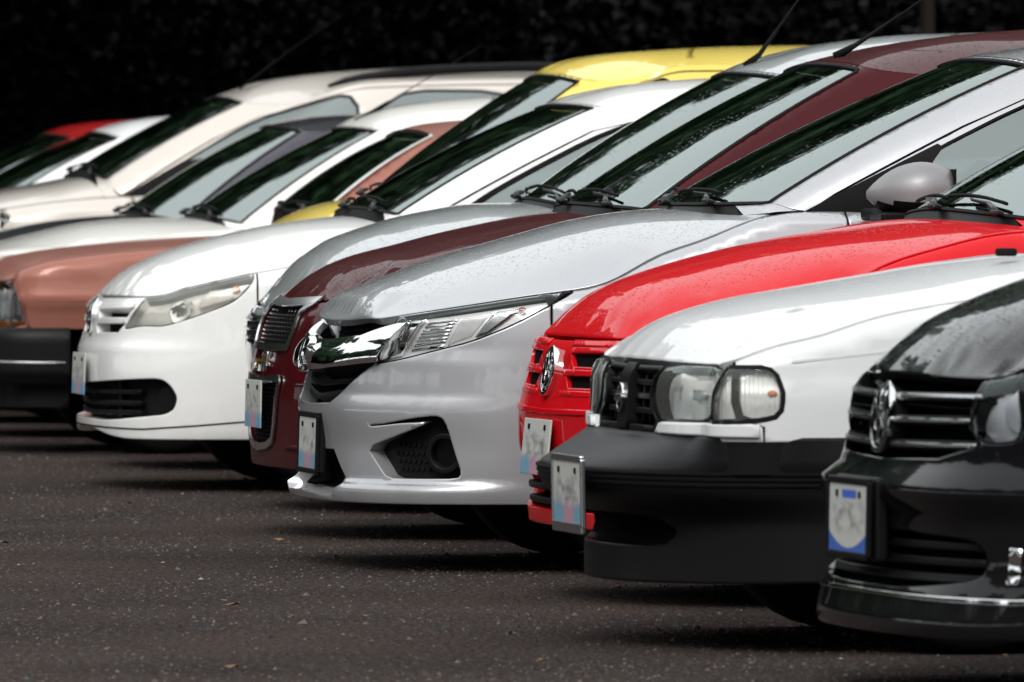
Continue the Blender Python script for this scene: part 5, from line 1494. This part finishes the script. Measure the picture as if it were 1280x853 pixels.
def grit(name, n, mat, size, seed, zone):
    rr = np.random.default_rng(seed)
    x = rr.uniform(zone[0], zone[1], n); y = zone[2] + (zone[3] - zone[2]) * rr.uniform(0, 1, n) ** 1.25
    # grit lies in drifts
    dens = np.sin(x * 3.1 + np.sin(y * 1.3) * 2) + np.sin(y * 2.3 + x * .7)
    keep = rr.uniform(-2.2, 2.0, n) < dens; x, y = x[keep], y[keep]; n = len(x)
    sz = size * rr.lognormal(0, .42, n); a = rr.uniform(0, 6.28, n)
    V = np.zeros((n, 5, 3))
    for k in range(4):
        r = sz * rr.uniform(.6, 1.3, n); V[:, k, 0] = x + r * np.cos(a + k * 1.571); V[:, k, 1] = y + r * np.sin(a + k * 1.571)
    V[:, 4, 0] = x + sz * rr.uniform(-.4, .4, n); V[:, 4, 1] = y + sz * rr.uniform(-.4, .4, n); V[:, 4, 2] = sz * rr.uniform(.4, 1.0, n)
    b = np.arange(n)[:, None] * 5
    F = np.concatenate([b + [[k, (k + 1) % 4, 4]] for k in range(4)]).tolist()
    tag(link(name, mesh_of(name, V.reshape(-1, 3), F, None, False), mat), kind='stuff')
M['grit_dark'] = plain('dark_grit', (.016, .013, .012), .8); M['grit_brown'] = plain('brown_grit', (.095, .073, .065), .8)
Z_ = (1.6, 7.2, 20.8, 42)
grit('grit', 5000, M['grit'], .0024, 1, Z_); grit('dark_grit', 42000, M['grit_dark'], .0052, 2, Z_); grit('brown_grit', 30000, M['grit_brown'], .0030, 3, Z_)
scatter('pale_gravel', 260, 'stone', M['pale_chip'], .0034, (1.5, 7.0, 20.5, 40), '')
scatter('leaf_litter', 150, 'leaf', M['leaf_litter'], .011, (1.5, 7.5, 21, 44), '')

# ---------------------------------------------------------------- woodland behind the lot and round it
def leaf_mat(name, col):
    m, nt, b = new_mat(name)
    tc = node(nt, 'ShaderNodeTexCoord'); n = node(nt, 'ShaderNodeTexNoise'); n.inputs['Scale'].default_value = .8; n.inputs['Detail'].default_value = 4
    nt.links.new(tc.outputs['Object'], n.inputs['Vector'])
    c = node(nt, 'ShaderNodeValToRGB'); c.color_ramp.elements[0].position = .3; c.color_ramp.elements[0].color = (*[q * .6 for q in col], 1); c.color_ramp.elements[1].position = .7; c.color_ramp.elements[1].color = (*[q * 1.35 for q in col], 1)
    nt.links.new(n.outputs[0], c.inputs[0]); nt.links.new(c.outputs[0], b.inputs['Base Color']); b.inputs['Roughness'].default_value = .6; b.inputs['Specular IOR Level'].default_value = .25
    return m
M['leaf_a'] = leaf_mat('dark_leaves', (.026, .060, .026)); M['leaf_b'] = leaf_mat('mid_leaves', (.034, .072, .030)); M['bark'] = plain('bark', (.028, .019, .014), .9, bump=.6, bscale=12)
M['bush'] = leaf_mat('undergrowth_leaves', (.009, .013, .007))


def crown_mesh(seed, rx, rz, n, leaf):
    r = np.random.default_rng(seed)
    # clumps spread through the crown; leaves as small kite-shaped faces round each clump
    nc = 60
    d = r.normal(size=(nc, 3)); d /= np.linalg.norm(d, axis=1)[:, None]
    c = d * (r.uniform(.25, 1, nc) ** .5)[:, None] * [rx, rx, rz]
    cr = r.uniform(.20, .36, nc) * rx
    k = r.integers(0, nc, n)
    e = r.normal(size=(n, 3)); e /= np.linalg.norm(e, axis=1)[:, None]
    p = c[k] + e * (cr[k] * r.uniform(.5, 1, n) ** .4)[:, None] * [1, 1, .75]
    a = r.normal(size=(n, 3)); a /= np.linalg.norm(a, axis=1)[:, None]
    b_ = np.cross(a, r.normal(size=(n, 3))); b_ /= np.linalg.norm(b_, axis=1)[:, None]
    s = leaf * r.uniform(.6, 1.3, n)[:, None]
    V = np.stack([p - a * s, p + b_ * s * .55, p + a * s, p - b_ * s * .55], 1).reshape(-1, 3)
    F = [[4 * i, 4 * i + 1, 4 * i + 2, 4 * i + 3] for i in range(n)]
    return mesh_of('crown', V, F, None, False)
def trunk_mesh(seed, h, r0, spread):
    r = random.Random(seed); V = []; F = []
    def add(pts, rad):
        v, f = tube(pts, rad, 8); k = len(V); V.extend(v); F.extend([[i + k for i in q] for q in f])
    lean = r.uniform(-.25, .25), r.uniform(-.25, .25)
    pts = [(lean[0] * t * t, lean[1] * t * t, h * t) for t in (0, .04, .2, .5, .8, 1)]
    add(pts, [r0 * 1.5, r0 * 1.1, r0, r0 * .85, r0 * .6, r0 * .35])
    for i in range(7):
        t = r.uniform(.45, .95); a = i * 2.4 + r.uniform(-.3, .3); z = h * t; L = spread * r.uniform(.5, .9)
        add([(0, 0, z), (L * .5 * math.cos(a), L * .5 * math.sin(a), z + L * .35), (L * math.cos(a), L * math.sin(a), z + L * .8)], [r0 * .4, r0 * .25, r0 * .08])
    return mesh_of('trunk', V, F)
CR = [crown_mesh(3 + i, 4.6, 5.6, 20000, .22) for i in range(3)]
TR = [trunk_mesh(20 + i, 7.2, .20, 4.5) for i in range(3)]
for i, mm in enumerate((M['leaf_a'], M['leaf_b'], M['leaf_a'])): CR[i].materials.append(mm)
for t in TR: t.materials.append(M['bark'])
TR.append(trunk_mesh(44, 7.2, .055, 4.0)); TR[-1].materials.append(M['bark']); CR.append(CR[1])
GT = 'trees of the dark wood behind the cars'


def tree(x, y, s, k, rot, label, group, zc=8.6):
    o = bpy.data.objects.new('tree', None); COL.objects.link(o); o.location = (x, y, 0); o.rotation_euler = (0, 0, rot); o.scale = (s, s, s)
    tag(o, label, 'tree', group)
    t = bpy.data.objects.new('trunk', TR[k]); COL.objects.link(t); t.parent = o
    c = bpy.data.objects.new('crown', CR[k]); COL.objects.link(c); c.parent = o; c.location = (0, 0, zc)
    return o
r = random.Random(5)
WL = 'tall leafy tree of the dark wood behind the parked cars'
for j, (yy, x0, x1, st) in enumerate(((66, -34, 62, 6.4), (73, -36, 66, 6.6), (81, -38, 70, 7.0), (90, -40, 74, 7.6))):
    x = x0
    while x < x1:
        px, py = x + r.uniform(-1, 1), yy + r.uniform(-1.5, 1.5)
        # the lot looks straight into the undergrowth here: only the slim trunk below stands before it
        inside = py * .128 < px < py * .26
        if py < 70 and inside: x += st; continue
        if inside and py < 97: py = 97 + r.uniform(0, 3)
        tree(px, py, r.uniform(.85, 1.12), r.randrange(3), r.uniform(0, 6.28), WL, GT, r.uniform(8.2, 9.2))
        x += st
# the slim bare-stemmed tree whose trunk shows above the maroon roof
a = YAW + math.atan((1160 - 640) / 12000)
tree(64 * math.tan(a), 64, 1.0, 3, .4, 'slim tree whose bare brown trunk shows above the maroon car roof', None, 9.0)
# added trees, crowns shifted over the gap to block sun from the undergrowth
for yy in (66.5, 71, 75.5):
    for sd_ in (-1, 1):
        o = tree(yy * (.192 + sd_ * .068), yy, 1.1, 0 if sd_ > 0 else 2, 1.0 if sd_ > 0 else 2.2, WL, GT, 8.2)
        o.rotation_euler = (0, 0, 0); [c for c in o.children if c.name.startswith('crown')][0].location.x = -sd_ * 2.6
# trees on the open side of the lot (mirrored in paint, chrome and glass)
for i in range(19):
    tree(-50 + i * 6 + r.uniform(-1.5, 1.5), -24 + r.uniform(-4, 4), r.uniform(.9, 1.2), r.randrange(3), r.uniform(0, 6.28), 'tree across the lot facing the fronts of the parked cars', 'trees across the lot', 8.4)
for i in range(15):
    tree(-28 + r.uniform(-3, 3), -16 + i * 6 + r.uniform(-1.5, 1.5), r.uniform(.9, 1.2), r.randrange(3), r.uniform(0, 6.28), 'tree across the lot facing the fronts of the parked cars', 'trees across the lot', 8.4)
# undergrowth under the wood
def bush_mesh(n, x0, x1, y0, y1, h, leaf, seed):
    rr = np.random.default_rng(seed)
    x = rr.uniform(x0, x1, n); y = rr.uniform(y0, y1, n)
    top = h * (.75 + .25 * np.sin(x * .7 + np.sin(y) * 2) + .18 * np.sin(x * 2.1 + 1))
    z = rr.uniform(0, 1, n) ** .8 * top
    p = np.stack([x, y, z], 1)
    a = rr.normal(size=(n, 3)); a /= np.linalg.norm(a, axis=1)[:, None]
    b_ = np.cross(a, rr.normal(size=(n, 3))); b_ /= np.linalg.norm(b_, axis=1)[:, None]
    s = leaf * rr.uniform(.6, 1.3, n)[:, None]
    V = np.stack([p - a * s, p + b_ * s * .55, p + a * s, p - b_ * s * .55], 1).reshape(-1, 3)
    return mesh_of('undergrowth', V, [[4 * i, 4 * i + 1, 4 * i + 2, 4 * i + 3] for i in range(n)], None, False)
tag(link('undergrowth', bush_mesh(150000, -40, 80, 90, 104, 6.0, .26, 1), M['bush']), kind='stuff')
tag(link('undergrowth', bush_mesh(150000, 4, 30, 79, 86, 3.6, .075, 2), M['bush']), kind='stuff')
print('env', round(time.time() - T00, 1))
